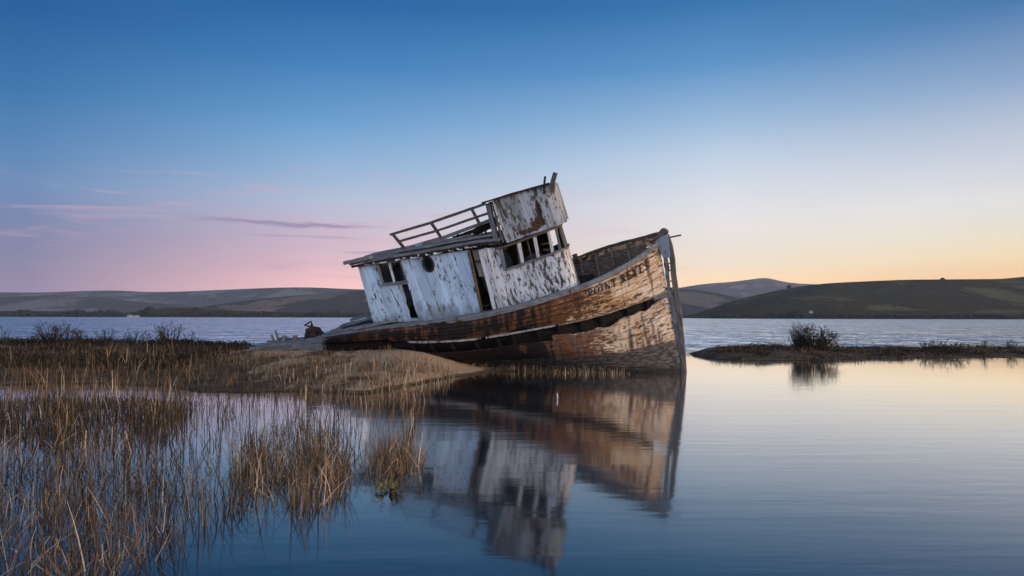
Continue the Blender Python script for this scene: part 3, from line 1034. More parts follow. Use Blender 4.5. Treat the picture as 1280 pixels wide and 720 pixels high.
# inner lining: keeps the inside of the hull dark
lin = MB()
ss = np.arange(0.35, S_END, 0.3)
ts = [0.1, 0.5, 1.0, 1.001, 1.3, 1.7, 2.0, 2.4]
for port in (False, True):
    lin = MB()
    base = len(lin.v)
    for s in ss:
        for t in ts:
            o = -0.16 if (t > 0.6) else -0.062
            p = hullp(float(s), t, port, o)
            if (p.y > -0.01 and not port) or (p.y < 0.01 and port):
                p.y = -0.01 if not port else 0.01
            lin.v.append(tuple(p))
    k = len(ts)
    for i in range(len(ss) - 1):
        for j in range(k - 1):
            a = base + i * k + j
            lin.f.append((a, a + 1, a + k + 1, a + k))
    lin.build('inner_lining', M_INNER if port else M_BLACK, boat)  # starboard lining in the black shade colour, so the open seam looks deep

# frames seen in the opened seam
for s in np.arange(0.55, 8.2, 0.62):
    s = float(s) + random.uniform(-.12, .12)
    mb = MB()
    pts = [hullp(s, t, False, -0.10) for t in (0.85, 1.0, 1.001, 1.25)]
    mb.beam(pts, 0.07, 0.07, (1, 0, 0), 0.006)
    mb.build('rib', M_BLACK if random.random() < .7 else M_DARK, hull_o)

# rubbing strake
mb = MB()
for a, b in ((0.0, 3.05), (3.07, 5.2), (5.22, 7.6)):
    mb = MB()
    mb.beam([hullp(s, 1.0, False, 0.025) + Vector((0, 0, 0.012)) for s in np.arange(a, b, 0.2)], 0.06, 0.042 if a < 3 else 0.055, (0, 1, 0), 0.008, 9)
    mb.build('rubbing_strake', M_STRAKE if a < 3 else M_STRIP, hull_o)
mb = MB()
mb.beam([hullp(s, 1.0, True, 0.025) for s in np.arange(0, 9, 0.25)], 0.075, 0.07, (0, 1, 0), 0.006, 9)
mb.build('rubbing_strake', M_STRIP, hull_o)

# rail cap / waterway
for a, b in ((0.05, 2.6), (2.62, 5.9), (5.92, 10.35)):
    mb = MB()
    pts = []
    for s in np.arange(a, b + .01, 0.18):
        p = hullp(float(s), 0.0, False, 0.0)
        wd = float(np.interp(s, [0, 2.2, 3.2, 10], [.10, .16, .28, .34]))
        pts.append(p + Vector((0, wd / 2 - 0.035, -0.03)))
        mb.beam(pts, 0.24 if a > 2 else 0.15, 0.13, (0, 1, 0), 0.008, 9)
    mb.build('rail_cap', M_GREY, boat)
mb = MB()
mb.beam([hullp(float(s), 0.0, True, 0.0) + Vector((0, 0, 0.03)) for s in np.arange(0.0, 9.5, 0.2)], 0.16, 0.07, (0, 1, 0), 0.008, 9)
mb.build('rail_cap', M_RAILW, boat)
mb = MB()        # stanchion heads on the far rail
for s in (2.75,):
    p = hullp(s, 0, True)
    mb.beam([p + Vector((0, 0, .03)), p + Vector((0, 0, .17))], .14, .12, (1, 0, 0), .01)
mb.build('cleat', M_RAILW, boat)
# bulwark stanchions inside the far side
for s in np.arange(0.9, 4.2, 0.55):
    mb = MB()
    mb.beam([hullp(float(s), t, True, -0.11) for t in (0.02, 0.35, 0.7)], 0.08, 0.08, (1, 0, 0), .008)
    mb.build('stanchion', M_INNER, boat)

# deck planks: forward well, side decks, broken after deck
mb = MB()
for y in np.arange(-1.2, 1.2, 0.16):
    x0 = -0.9 - max(0, abs(y) - 0.45) * 1.5
    mb.hexa([(-3.0, y, 2.83), (x0, y, 2.95), (x0, y + .15, 2.95), (-3.0, y + .15, 2.83), (-3.0, y, 2.88), (x0, y, 3.0), (x0, y + .15, 3.0), (-3.0, y + .15, 2.88)])
mb.build('deck', M_DARK, boat)
mb = MB()
for y in np.arange(-1.62, 0.25, 0.155):
    xe = -10.1 + random.uniform(-.18, .25) + (max(0, y + .9) * 0.45)
    x1 = -4.9
    pts = [(x, y + .075, gsm(RAILX, RAILZ, x, .4) - 0.02 + (0.05 if y > -0.9 else 0) + (0.02 * math.sin(x * 3 + y * 9))) for x in np.linspace(xe, x1, 14)]
    mb.beam(pts, 0.148, 0.05, (0, 1, 0), 0.006, 9)
mb.build('deck', M_GREY, boat)
mb = MB()
for xa, xb, ya, yb, za, zb, w in ((-8.9, -7.75, -1.62, -1.5, 4.14, 4.03, .12), (-9.75, -8.4, -.8, -.75, 4.25, 4.22, .3), (-9.5, -8.3, -.5, -.4, 4.33, 4.27, .25),
                                  (-10.0, -9.3, -1.35, -1.45, 4.22, 4.14, .2)):
    mb = MB()
    mb.beam([(xa, ya, za), (xb, yb, zb)], w, 0.06, (0, 1, 0), 0.012)
    mb.build('loose_plank', M_GREY, boat)
mb = MB()        # the sunken tail of the stern
for k, y in enumerate((-1.42, -1.24, -1.06)):
    mb.beam([(-10.05, y, 4.02 + .03 * k), (-11.3, y + .05, 4.22 + .02 * k), (-12.55 + .3 * k, y + .1, 4.44)], 0.17, 0.09, (0, 1, 0), 0.012)
mb.beam([(-10.2, -1.5, 3.85), (-12.2, -1.35, 4.30)], 0.06, 0.22, (0, 1, 0), 0.012)
mb.build('stern_timber', M_GREY, boat)
for (xa, za, xb, zb, w) in ((-11.79, 4.34, -11.76, 4.76, .06), (-11.92, 4.36, -11.97, 4.65, .05), (-11.6, 4.33, -11.52, 4.5, .12), (-11.2, 4.28, -11.15, 4.42, .12), (-11.98, 4.38, -12.12, 4.5, .05)):
    mb = MB()
    mb.beam([(xa, -1.25, za), (xb, -1.22, zb)], w, w * .9, (0, 1, 0), .008, .12)
    mb.build('broken_frame', M_GREYV, boat)

# stem
mb = MB()
mb.beam([(0.55, 0, 4.02), (0.56, 0, 3.7), (0.525, 0, 3.3), (0.44, 0, 2.9), (0.36, 0, 2.33), (0.265, 0, 1.7), (0.195, 0, 1.3), (0.09, 0, 0.7), (-.02, 0, .19), (-.12, 0, -.3)],
        0.20, 0.15, (0, 1, 0), 0.006)
stem = mb.build('stem_post', M_STEM, boat, bevel=0.015)
mb = MB()
mb.beam([(0.36, 0, 3.5), (0.30, 0, 3.1), (0.23, 0, 2.75), (0.20, 0, 2.4)], 0.15, 0.10, (0, 1, 0), 0.022, 0.1)
mb.beam([(0.19, 0, 2.45), (0.20, 0, 2.2), (0.14, 0, 1.7), (0.075, 0, 1.3)], 0.17, 0.16, (0, 1, 0), 0.018, 0.12)
mb.beam([(0.08, 0, 1.32), (-.02, 0, .7), (-.10, 0, .2), (-.2, 0, -.3)], 0.14, 0.17, (0, 1, 0), 0.010, 0.15)
mb.build('inner_stem', M_GREYV, boat)
mb = MB()
mb.prism(ragged([(0.30, 3.42), (0.50, 3.40), (0.60, 4.04), (0.46, 4.05), (0.20, 3.96)], 0.004), -0.125, 0.125)
mb.build('stem_head', M_BLUEP, boat, bevel=0.01)
mb = MB()
mb.prism([(0.10, 3.99), (0.24, 3.99), (0.62, 4.055), (0.64, 4.12), (0.58, 4.20), (0.53, 4.235), (0.46, 4.23), (0.37, 4.17)], -0.13, 0.13)
mb.build('stem_knee', M_RAILW, boat, bevel=0.02)
for z, x0, x1 in ((3.22, .3, .52), (3.02, .27, .48), (2.72, .22, .43), (2.52, .2, .4)):
    mb = MB()
    mb.tube([(x0, -.03, z), (x1, -.03, z + .01)], 0.018, 6)
    mb.build('bolt', M_IRON, stem)
mb = MB()
mb.tube([(0.55, 0, 3.94), (0.94, 0, 3.905)], 0.022, 8)
mb.build('iron_rod', M_IRON, stem)

# ---- name on the bow, letters cut as flat paint shapes following the planking
SER = 0.16
def stroke(a, b, w):
    a, b = Vector((*a, 0)), Vector((*b, 0))
    d = (b - a).normalized()
    n = Vector((-d.y, d.x, 0)) * w / 2
    return [(a + n)[:2], (b + n)[:2], (b - n)[:2], (a - n)[:2]]


def arc(cx, cy, rx, ry, a0, a1, w0, w1, n=8):
    res = []
    for i in range(n):
        ta, tb = R(a0 + (a1 - a0) * i / n), R(a0 + (a1 - a0) * (i + 1) / n)
        def pt(t, k):
            w = w0 + (w1 - w0) * abs(math.cos(t))
            return (cx + (rx + k * w / 2) * math.cos(t), cy + (ry + k * w0 / 2) * math.sin(t))
        res.append([pt(ta, 1), pt(tb, 1), pt(tb, -1), pt(ta, -1)])
    return res


TH, TN, SH = 0.23, 0.115, 0.08
stem_ = lambda x: [stroke((x, 0), (x, 1), TH), stroke((x - .2, SH / 2), (x + .2, SH / 2), SH), stroke((x - .2, 1 - SH / 2), (x + .2, 1 - SH / 2), SH)]
GL = {
    'P': (.8, stem_(.22) + arc(.36, .74, .26, .23, -90, 90, TN, TH) + [stroke((.22, .97), (.38, .97), TN), stroke((.22, .51), (.38, .51), TN)]),
    'O': (.95, arc(.46, .5, .34, .46, 0, 360, TN, TH, 18)),
    'I': (.5, stem_(.24)),
    'N': (1.0, [stroke((.2, 0), (.2, 1), TN), stroke((.8, 0), (.8, 1), TN), stroke((.2, .95), (.8, .05), TH), stroke((.02, SH / 2), (.36, SH / 2), SH),
                stroke((.64, 1 - SH / 2), (.98, 1 - SH / 2), SH), stroke((.04, 1 - SH / 2), (.3, 1 - SH / 2), SH)]),
    'T': (.85, [stroke((.42, 0), (.42, 1), TH), stroke((.05, .96), (.79, .96), TN), stroke((.24, SH / 2), (.60, SH / 2), SH), stroke((.08, .78), (.08, 1), SH), stroke((.76, .78), (.76, 1), SH)]),
    'R': (.9, stem_(.22) + arc(.36, .75, .24, .22, -90, 90, TN, TH) + [stroke((.22, .97), (.38, .97), TN), stroke((.22, .53), (.38, .53), TN), stroke((.42, .52), (.78, .02), TH)]),
    'E': (.8, stem_(.22) + [stroke((.22, .96), (.7, .96), TN), stroke((.22, .51), (.56, .51), TN), stroke((.22, .04), (.72, .04), TN), stroke((.69, .76), (.69, 1), SH), stroke((.71, 0), (.71, .24), SH), stroke((.56, .4), (.56, .62), SH)]),
    'Y': (.9, [stroke((.44, 0), (.44, .5), TH), stroke((.1, .98), (.46, .46), TH), stroke((.8, .98), (.44, .48), TN), stroke((.26, SH / 2), (.62, SH / 2), SH), stroke((0, 1 - SH / 2), (.26, 1 - SH / 2), SH), stroke((.66, 1 - SH / 2), (.92, 1 - SH / 2), SH)]),
    'S': (.75, arc(.35, .74, .22, .22, 20, 270, TN, TH * .8, 9) + arc(.35, .27, .24, .23, 90, -160, TN, TH * .9, 9)),
    ' ': (.42, []),
}
text = 'POINT REYES'
tw = sum(GL[c][0] for c in text) + 0.12 * len(text)
SA, SB = 2.10, 0.36           # distance aft of the stem of the first and last letter
SCX = (SA - SB) / tw
mb = MB()
cur = 0
for c in text:
    if c == ' ':
        mb.build('name_lettering', M_TEXT, hull_o)
        mb = MB()
    w, strokes = GL[c]
    for st in strokes:
        q = []
        for (x, y) in st:
            s = SA - (cur + x) * SCX
            t0_, hgt = 0.37, 0.205
            q.append(hullp(s, t0_ - (y + random.uniform(-.02, .02)) * hgt, False, 0.034))
        mb.quad(*q)
    cur += w + 0.12
mb.build('name_lettering', M_TEXT, hull_o)

# ---- after cabin
YS = -1.35
cab = MB()
panel_out = ragged([(-8.36, 4.10), (-6.9, 3.78), (-4.97, 3.44), (-4.75, 5.34), (-6.5, 5.62), (-8.21, 5.93)], 0.006, 0.15)
H1 = ragged([(-7.58, 5.74), (-7.6, 5.16), (-7.28, 5.11), (-7.24, 5.70)], .003)
H2 = ragged([(-7.18, 5.68), (-7.24, 5.10), (-6.90, 5.05), (-6.88, 5.63)], .003)
H3 = ragged([(-7.09, 4.97), (-7.11, 4.45), (-7.15, 3.93), (-6.90, 3.86), (-6.89, 4.4), (-6.86, 4.94)], .018, 0.1)
H4 = [(-6.05 + .145 * math.cos(a), 5.31 + .21 * math.sin(a)) for a in np.linspace(0, 2 * math.pi, 24, endpoint=False)]
H5 = ragged([(-7.47, 4.95), (-7.40, 4.5), (-7.33, 4.28), (-7.36, 4.5), (-7.44, 4.95)], .008, .1)
cabin = panel('cabin', panel_out, [H1, H2, H3, H4, H5], YS, 0.045, M_CABIN, boat)


def cabin_wall_box(mb):
    # far side, after end and the bulkhead by the door
    mb.hexa([(-8.3, 1.3, 4.1), (-4.4, 1.3, 3.45), (-4.4, 1.35, 3.45), (-8.3, 1.35, 4.1), (-8.2, 1.3, 5.95), (-4.4, 1.3, 5.3), (-4.4, 1.35, 5.3), (-8.2, 1.35, 5.95)])
    mb.hexa([(-8.36, -1.32, 4.0), (-8.31, -1.32, 4.0), (-8.31, 1.35, 4.0), (-8.36, 1.35, 4.0), (-8.24, -1.32, 5.9), (-8.19, -1.32, 5.9), (-8.19, 1.35, 5.9), (-8.24, 1.35, 5.9)])


mb = MB()
cabin_wall_box(mb)
mb.build('wall', M_CABIN, cabin)
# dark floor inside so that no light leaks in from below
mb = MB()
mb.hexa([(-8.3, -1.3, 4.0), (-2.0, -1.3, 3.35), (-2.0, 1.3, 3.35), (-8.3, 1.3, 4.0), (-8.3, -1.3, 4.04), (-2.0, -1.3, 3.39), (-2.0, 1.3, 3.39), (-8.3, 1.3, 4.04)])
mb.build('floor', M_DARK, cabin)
mb = MB()
mb.box((-5.6, -.75, 3.6), (-5.54, 1.29, 5.4))
mb.build('partition', M_BROWN, cabin)
# window frames
def frame(name, poly, w, y, mat, parent, d=0.05):
    mb = MB()
    k = len(poly)
    for i in range(k):
        a, b = Vector((poly[i][0], y, poly[i][1])), Vector((poly[(i + 1) % k][0], y, poly[(i + 1) % k][1]))
        e = (b - a).normalized() * w * .4
        mb.beam([a - e, b + e], d, w, (0, 1, 0), 0.004, .2)
    return mb.build(name, mat, parent)


frame('window_frame', [(-7.60, 5.765), (-7.62, 5.14), (-6.875, 5.02), (-6.855, 5.64)], 0.045, YS - 0.03, M_GREYV, cabin)
mb = MB()
mb.beam([(-7.21, YS - .03, 5.69), (-7.26, YS - .03, 5.09)], 0.05, 0.05, (0, 1, 0), .004)
mb.build('mullion', M_TRIM, cabin)
mb = MB()
mb.beam([(-7.66, YS - .05, 5.135), (-6.82, YS - .05, 4.985)], 0.10, 0.04, (0, 1, 0), .006)
mb.build('window_sill', M_GREYV, cabin)
# porthole ring
mb = MB()
N_ = 28
for i in range(N_):
    for j in range(8):
        a, b = 2 * math.pi * i / N_, 2 * math.pi * j / 8
        q = 0.035 * math.cos(b)
        mb.v.append((-6.05 + (.155 + q) * math.cos(a), YS - .035 - 0.035 * math.sin(b), 5.31 + (.222 + q) * math.sin(a)))
for i in range(N_):
    for j in range(8):
        mb.f.append((i * 8 + j, i * 8 + (j + 1) % 8, ((i + 1) % N_) * 8 + (j + 1) % 8, ((i + 1) % N_) * 8 + j))
mb.build('porthole', M_IRON, cabin, True)
# door: upper half still there, standing in its frame
mb = MB()
mb.prism(ragged([(-4.72, 4.52), (-4.42, 4.47), (-4.36, 5.26), (-4.68, 5.30)], .006), YS + .06, YS + .10)
mb.build('door', wood_mat('faded_door_panel', (0.13, 0.105, 0.08), (0.26, 0.22, 0.18), (9, 9, .7)), cabin)
mb = MB()
mb.beam([(-4.745, YS - .02, 5.33), (-4.84, YS - .02, 4.4), (-4.95, YS - .02, 3.5)], .09, .07, (0, 1, 0), .006)
mb.build('door_frame', M_BROWN, cabin)
mb = MB()
mb.beam([(-4.70, YS + .02, 4.98), (-4.40, YS + .02, 4.93)], .05, .035, (0, 1, 0), .004)
mb.build('door_rail', M_DARK, cabin)

# cabin roof of long boards, ragged
ROOFX = [-8.35, -7.54, -6.7, -5.36, -4.31, -3.6]
ROOFZ = [5.965, 5.88, 5.765, 5.585, 5.47, 5.31]
mb = MB()
ny_ = 20
for k in range(ny_):
    y = -1.47 + k * (2.94 / ny_)
    x0 = -8.42 + random.uniform(-.03, .05)
    x1 = -3.7 + random.uniform(-.1, .05)
    cam_ = 0.11 * (1 - (2 * (k + .5) / ny_ - 1) ** 2)
    pts = [(x, y + .07, gsm(ROOFX, ROOFZ, x, .3) + cam_ + random.uniform(-.006, .006)) for x in np.linspace(x0, x1, 16)]
    mb.beam(pts, 2.94 / ny_ - .006, 0.05, (0, 1, 0), 0.004, 9)
roof = mb.build('roof', M_GREY, cabin)
mb = MB()       # eave moulding with torn bits of roofing under it
mb.beam([(x, -1.485, gsm(ROOFX, ROOFZ, x, .3) - .055) for x in np.linspace(-8.35, -3.75, 18)], .05, .075, (0, 1, 0), .012, 9)
mb.build('fascia', M_DARK, cabin)
mb = MB()
for x in np.arange(-7.9, -3.9, 0.24):
    z = gsm(ROOFX, ROOFZ, x, .3)
    if random.random() < .72:
        l = random.uniform(.08, .32)
        mb.beam([(x, -1.50, z - .06 - random.uniform(0, .05)), (x + l, -1.47, z - .09 - random.uniform(0, .05))], .03, random.uniform(.02, .06), (0, 1, 0), .01, .08)
        mb.build('torn_roofing', M_TRIM, cabin)
        mb = MB()
mb = MB()       # boards lying along the edge of the roof
for pts, w, h in (([(-8.52, -1.48, 6.085), (-7.66, -1.46, 6.0)], .22, .10), ([(-6.9, -1.25, 5.93), (-5.0, -1.22, 5.68), (-3.95, -1.2, 5.55)], .22, .06),
                  ([(-5.9, -1.0, 5.86), (-4.6, -1.0, 5.70)], .3, .05)):
    mb = MB()
    mb.beam(pts, w, h, (0, 1, 0), .01)
    mb.build('roof_plank', M_GREY, cabin)
mb = MB()
mb.prism([(-6.38, 5.74), (-6.19, 5.71), (-6.15, 5.95), (-6.36, 5.97)], -1.15, -0.95)
mb.build('vent', plain('blue_grey_vent_paint', (.16, .22, .30)), cabin)

# roof railing, leaning aft
rail = MB()
rail.beam([(-7.19, -.7, 6.46), (-5.8, -.7, 6.42), (-4.05, -.7, 6.44)], .09, .075, (0, 1, 0), .005)
railing = rail.build('roof_railing', M_RAILW, boat)
mb = MB()
mb.beam([(-6.99, -.7, 6.19), (-5.7, -.7, 6.14), (-4.03, -.7, 6.16)], .04, .07, (0, 1, 0), .005)
mb.build('lower_rail', M_RAILW, railing)
mb = MB()
mb.beam([(-6.93, -.7, 5.94), (-5.6, -.7, 5.89), (-4.05, -.7, 5.95)], .06, .10, (0, 1, 0), .006)
mb.build('base_board', M_GREY, railing)
for a, b in (((-7.11, 6.45), (-6.89, 5.92)), ((-5.82, 6.41), (-5.66, 5.87)), ((-4.49, 6.40), (-4.39, 5.90))):
    mb = MB()
    mb.beam([(a[0], -.70, a[1]), (b[0], -.70, b[1])], .07, .075, (0, 1, 0), .005)
    mb.build('post', M_RAILW, railing)
mb = MB()       # broken boards hanging between railing and roof
mb.beam([(-5.35, -.62, 5.78), (-4.7, -.6, 5.80), (-3.95, -.6, 5.90)], .05, .10, (0, 1, 0), .02, .12)
mb.beam([(-4.75, -.5, 5.74), (-3.9, -.5, 5.82)], .05, .16, (0, 1, 0), .02, .12)
for x in (-4.65, -4.3, -5.2):
    mb.beam([(x, -.55, 5.86), (x - .05, -.6, 5.55)], .04, .05, (0, 1, 0), .006)
mb.build('broken_board', M_DARK, railing)

# ---- wheelhouse: side wall, rounded forward corner, front, far side
PLAN = [(-4.42, YS), (-2.36, YS), (-2.16, -1.29), (-2.08, -1.12), (-2.10, -.9), (-2.18, -.3), (-2.38, .6), (-2.5, 1.0), (-2.58, 1.2), (-2.7, -YS), (-4.42, -YS)]
cum = [0]
for a, b in zip(PLAN[:-1], PLAN[1:]):
    cum.append(cum[-1] + math.dist(a, b))


def wrap(x, z, d, shift=0.0):
    """developed wall: x runs along the plan from the after starboard corner"""
    u = x + 4.42
    for i in range(len(PLAN) - 1):
        if u <= cum[i + 1] + 1e-6 or i == len(PLAN) - 2:
            a, b = Vector((*PLAN[i], 0)), Vector((*PLAN[i + 1], 0))
            e = (b - a).normalized()
            n = Vector((e.y, -e.x, 0))
            p = a + e * (u - cum[i]) + n * d
            k_ = max(0.0, min(1.0, (p.x + 3.2) / .8))
            return (p.x + shift * k_, p.y, z)


US = [c - 4.42 for c in cum]      # developed x of each plan corner
END = US[-1]


def dens(poly):
    """extra points on long edges so that the wall can bend round the corner"""
    res = []
    for i, a in enumerate(poly):
        b = poly[(i + 1) % len(poly)]
        k = max(1, int(math.dist(a, b) / .08))
        res += [(a[0] + (b[0] - a[0]) * j / k, a[1] + (b[1] - a[1]) * j / k) for j in range(k)]
    return res


# lower wall of the wheelhouse built as upright boards that follow the plan
def boards(name, u0, u1, zlo, zhi, mat, parent, w=0.17, th=0.045, off=0.0, holes=(), jag=0.012, shift=0.0):
    mb = MB()
    cuts = sorted(set([u0, u1] + [u for u in US if u0 < u < u1] + [h[i] for h in holes for i in (0, 1)]))
    for a, b in zip(cuts[:-1], cuts[1:]):
        k = max(1, round((b - a) / w))
        for j in range(k):
            ua, ub = a + (b - a) * j / k + .0015, a + (b - a) * (j + 1) / k - .0015
            um = (ua + ub) / 2
            segs = [(zlo(um) - random.uniform(0, jag), zhi(um) + random.uniform(0, jag))]
            for h in holes:
                if h[0] - .01 <= um <= h[1] + .01:
                    segs = [s for (p, q) in segs for s in ((p, h[2]), (h[3], q)) if s[1] - s[0] > .01]
            o = off + random.uniform(-.003, .003)
            for (p, q) in segs:
                mb.hexa([wrap(ua, p, o - th, shift), wrap(ub, p, o - th, shift), wrap(ub, p, o, shift), wrap(ua, p, o, shift),
                         wrap(ua, q, o - th, shift), wrap(ub, q, o - th, shift), wrap(ub, q, o, shift), wrap(ua, q, o, shift)])
    return mb.build(name, mat, parent)


Ufw = US[3]
lo_ = lambda u: 3.42 if u < 4 else 3.42
sill = lambda u: float(np.interp(u, [-4.4, -3.97, -2.05, 0, END], [4.48, 4.49, 4.58, 4.62, 4.5]))
wheel = boards('wheelhouse', US[0] + .02, US[10], lo_, sill, M_WHEEL, boat)
# solid pier aft of the windows
head = lambda u: float(np.interp(u, [-4.4, -3.8, -2.0, END], [5.26, 5.14, 5.24, 5.2]))
boards('wall', US[0] + .02, -3.88, lambda u: sill(u) + .004, head, M_WHEEL, wheel, .18)
# far side: mostly boarded, one opening left
boards('wall', US[9], END - .02, lambda u: sill(u) + .004, head, M_BROWN, wheel, .18,
       holes=[(US[9] + .02, US[9] + .33, 4.55, 5.12)])
boards('wall', US[4] + .05, US[9], lambda u: sill(u) + .004, head, M_BROWN, wheel, .18)
# corner board, pale
mb = MB()
mb.beam([(-4.18, YS - .03, 5.23), (-4.25, YS - .03, 4.3), (-4.315, YS - .03, 3.45)], .03, .055, (0, 1, 0), .003)
mb.build('corner_board', M_TRIM, wheel)
mb = MB()
mb.beam([(-4.42, YS - .012, 5.24), (-4.49, YS - .012, 4.3), (-4.56, YS - .012, 3.45)], .06, .10, (0, 1, 0), .004)
mb.build('corner_post', M_TRIM, wheel)
mb = MB()       # wedge of wall between the raked door jamb and the first upright board
mb.prism([(-4.405, 5.24), (-4.405, 3.43), (-4.57, 3.45), (-4.43, 5.24)], YS + .002, YS + .04)
mb.build('wall', M_WHEEL, wheel)
# sill and head rail
mb = MB()
mb.beam([wrap(u, sill(u) + .0, .012) for u in np.arange(-3.9, US[5], .1)], .09, .055, (0, 1, 0), .004, 9)
mb.build('window_sill', M_GREYV, wheel)
mb = MB()
mb.beam([wrap(u, head(u) - .02, .0) for u in np.arange(-3.92, US[5], .1)], .07, .07, (0, 1, 0), .005, 9)
mb.build('window_head', M_BROWN, wheel)
# window posts between the openings
for (u, w, mt) in ((-3.87, .09, M_GREYV), (-3.31, .085, M_TRIM), (-2.83, .085, M_TRIM), (-2.40, .07, M_TRIM), (US[2] - .02, .06, M_GREYV), (US[3] + .04, .06, M_GREYV)):
    mb = MB()
    lean = 0.07
    mb.beam([wrap(u - lean * .5, sill(u) + .02, -.01), wrap(u + lean * .5, head(u) - .05, -.01)], .07, w, (0, 1, 0), .004)
    mb.build('window_post', mt, wheel)
mb = MB()
mb.beam([(-3.33, YS + .05, 5.12), (-3.40, YS + .05, 4.54)], .04, .10, (0, 1, 0), .004)
mb.beam([(-3.03, YS + .06, 5.12), (-3.07, YS + .06, 4.55)], .03, .035, (0, 1, 0), .004)
mb.beam([(-2.78, YS + .45, 4.86), (-2.45, YS + .45, 4.82)], .04, .05, (0, 1, 0), .004)
mb.beam([(-2.78, YS + .5, 4.70), (-2.5, YS + .5, 4.62)], .04, .05, (0, 1, 0), .004)
mb.build('sash', M_BROWN, wheel)
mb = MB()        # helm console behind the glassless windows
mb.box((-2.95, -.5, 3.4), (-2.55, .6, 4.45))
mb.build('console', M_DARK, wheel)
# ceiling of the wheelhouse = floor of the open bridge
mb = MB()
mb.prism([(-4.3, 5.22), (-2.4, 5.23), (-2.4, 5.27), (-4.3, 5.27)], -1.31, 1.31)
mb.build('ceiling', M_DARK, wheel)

# ---- open bridge above: side screen, front, far side, top board
bot = lambda u: float(np.interp(u, [-3.65, -1.98, US[3], END], [5.21, 5.27, 5.34, 5.25]))
top = lambda u: float(np.interp(u, [-3.6, -1.93, -1.6, END], [6.45, 6.40, 6.35, 6.40]))
bridge = boards('bridge_screen', -3.62, US[10] - .9, bot, top, M_BOX, boat, .24, .04, 0.012, jag=.02, shift=0.24)
mb = MB()
mb.beam([(-3.92, YS - .03, 6.475), (-3.0, YS - .03, 6.46), (-1.95, YS - .03, 6.405)], .12, .045, (0, 1, 0), .006)
mb.build('top_rail', M_DARK, bridge)
mb = MB()
mb.prism([(-3.78, 6.405), (-2.4, 6.375), (-2.4, 6.405), (-3.78, 6.44)], -1.29, 1.29)
mb.build('bridge_roof', M_DARK, bridge)
mb = MB()
mb.beam([(-3.80, -1.25, 6.42), (-3.90, -1.25, 5.33)], .12, .14, (0, 1, 0), .006)
mb.build('post', M_GREYV, bridge)
mb = MB()
mb.beam([(-3.80, 1.2, 6.4), (-3.9, 1.2, 5.33)], .12, .12, (0, 1, 0), .006)
mb.build('post', M_GREYV, bridge)
mb = MB()
for z in (5.5, 5.75, 5.95):
    mb.beam([(-3.85, -1.18, z), (-3.6, -1.28, z + .04)], .05, .08, (0, 1, 0), .01)
mb.beam([(-3.66, YS - .0, 6.40), (-3.70, YS - .0, 5.25)], .05, .06, (0, 1, 0), .006)
mb.build('bracket', M_RAILW, bridge)
mb = MB()
mb.beam([(-2.16, YS - .05, 6.18), (-2.08, YS - .05, 6.42), (-1.985, YS - .05, 6.62)], .05, .055, (0, 1, 0), .004)
mb.build('horn_post', M_DARK, bridge)
mb = MB()
mb.beam([(-1.90, YS - .02, 6.20), (-1.84, YS - .02, 6.42), (-1.70, YS - .02, 6.62)], .12, .11, (0, 1, 0), .008)
mb.build('horn_post', M_RAILW, bridge)
mb = MB()       # split running down beside the bare patch
mb.beam([(-2.43, YS - .038, 6.10), (-2.40, YS - .038, 5.75), (-2.42, YS - .038, 5.40)], .012, .035, (0, 1, 0), .008, .1)
mb.build('split', M_DARK, bridge)

# ------------------------------------------------------------------ rusted winch on the stern
wl = BOATM @ Vector((-10.65, -1.05, 4.13))
winch = empty('winch', wl)
winch.scale = (.85, .85, .85)
tag(winch, 'rusted black winch with a bent arm standing on the sunken stern', 'winch')
mb = MB()
mb.beam([(-.28, 0, 0), (-.26, 0, .30), (-.10, 0, .38), (.1, .02, .34), (.27, 0, .20), (.30, 0, 0)], .30, .13, (0, 1, 0), .03, .1)
mb.box((-.24, -.12, -.1), (.0, .12, .32))
mb.build('housing', M_IRON, winch)
mb = MB()
mb.tube([(.0, -.2, .16), (.0, .2, .16)], .13, 12)
mb.build('drum', M_IRON, winch)
mb = MB()
mb.tube([(-.13, 0, .34), (-.10, 0, .52), (-.12, 0, .64), (-.26, 0, .57), (-.38, 0, .50)], [.055, .05, .04, .03, .02], 7)
mb.tube([(-.38, 0, .50), (-.2, 0, .46), (-.05, 0, .38)], .03, 6)
mb.build('arm', M_IRON, winch)
mb = MB()
mb.beam([(.24, -.05, .22), (.33, -.05, 0)], .08, .08, (0, 1, 0), .01)
mb.build('leg', M_IRON, winch)
mb = MB()
mb.beam([(-.3, -.05, .2), (-.3, -.05, -.05)], .08, .08, (0, 1, 0), .01)
mb.build('leg', M_IRON, winch)

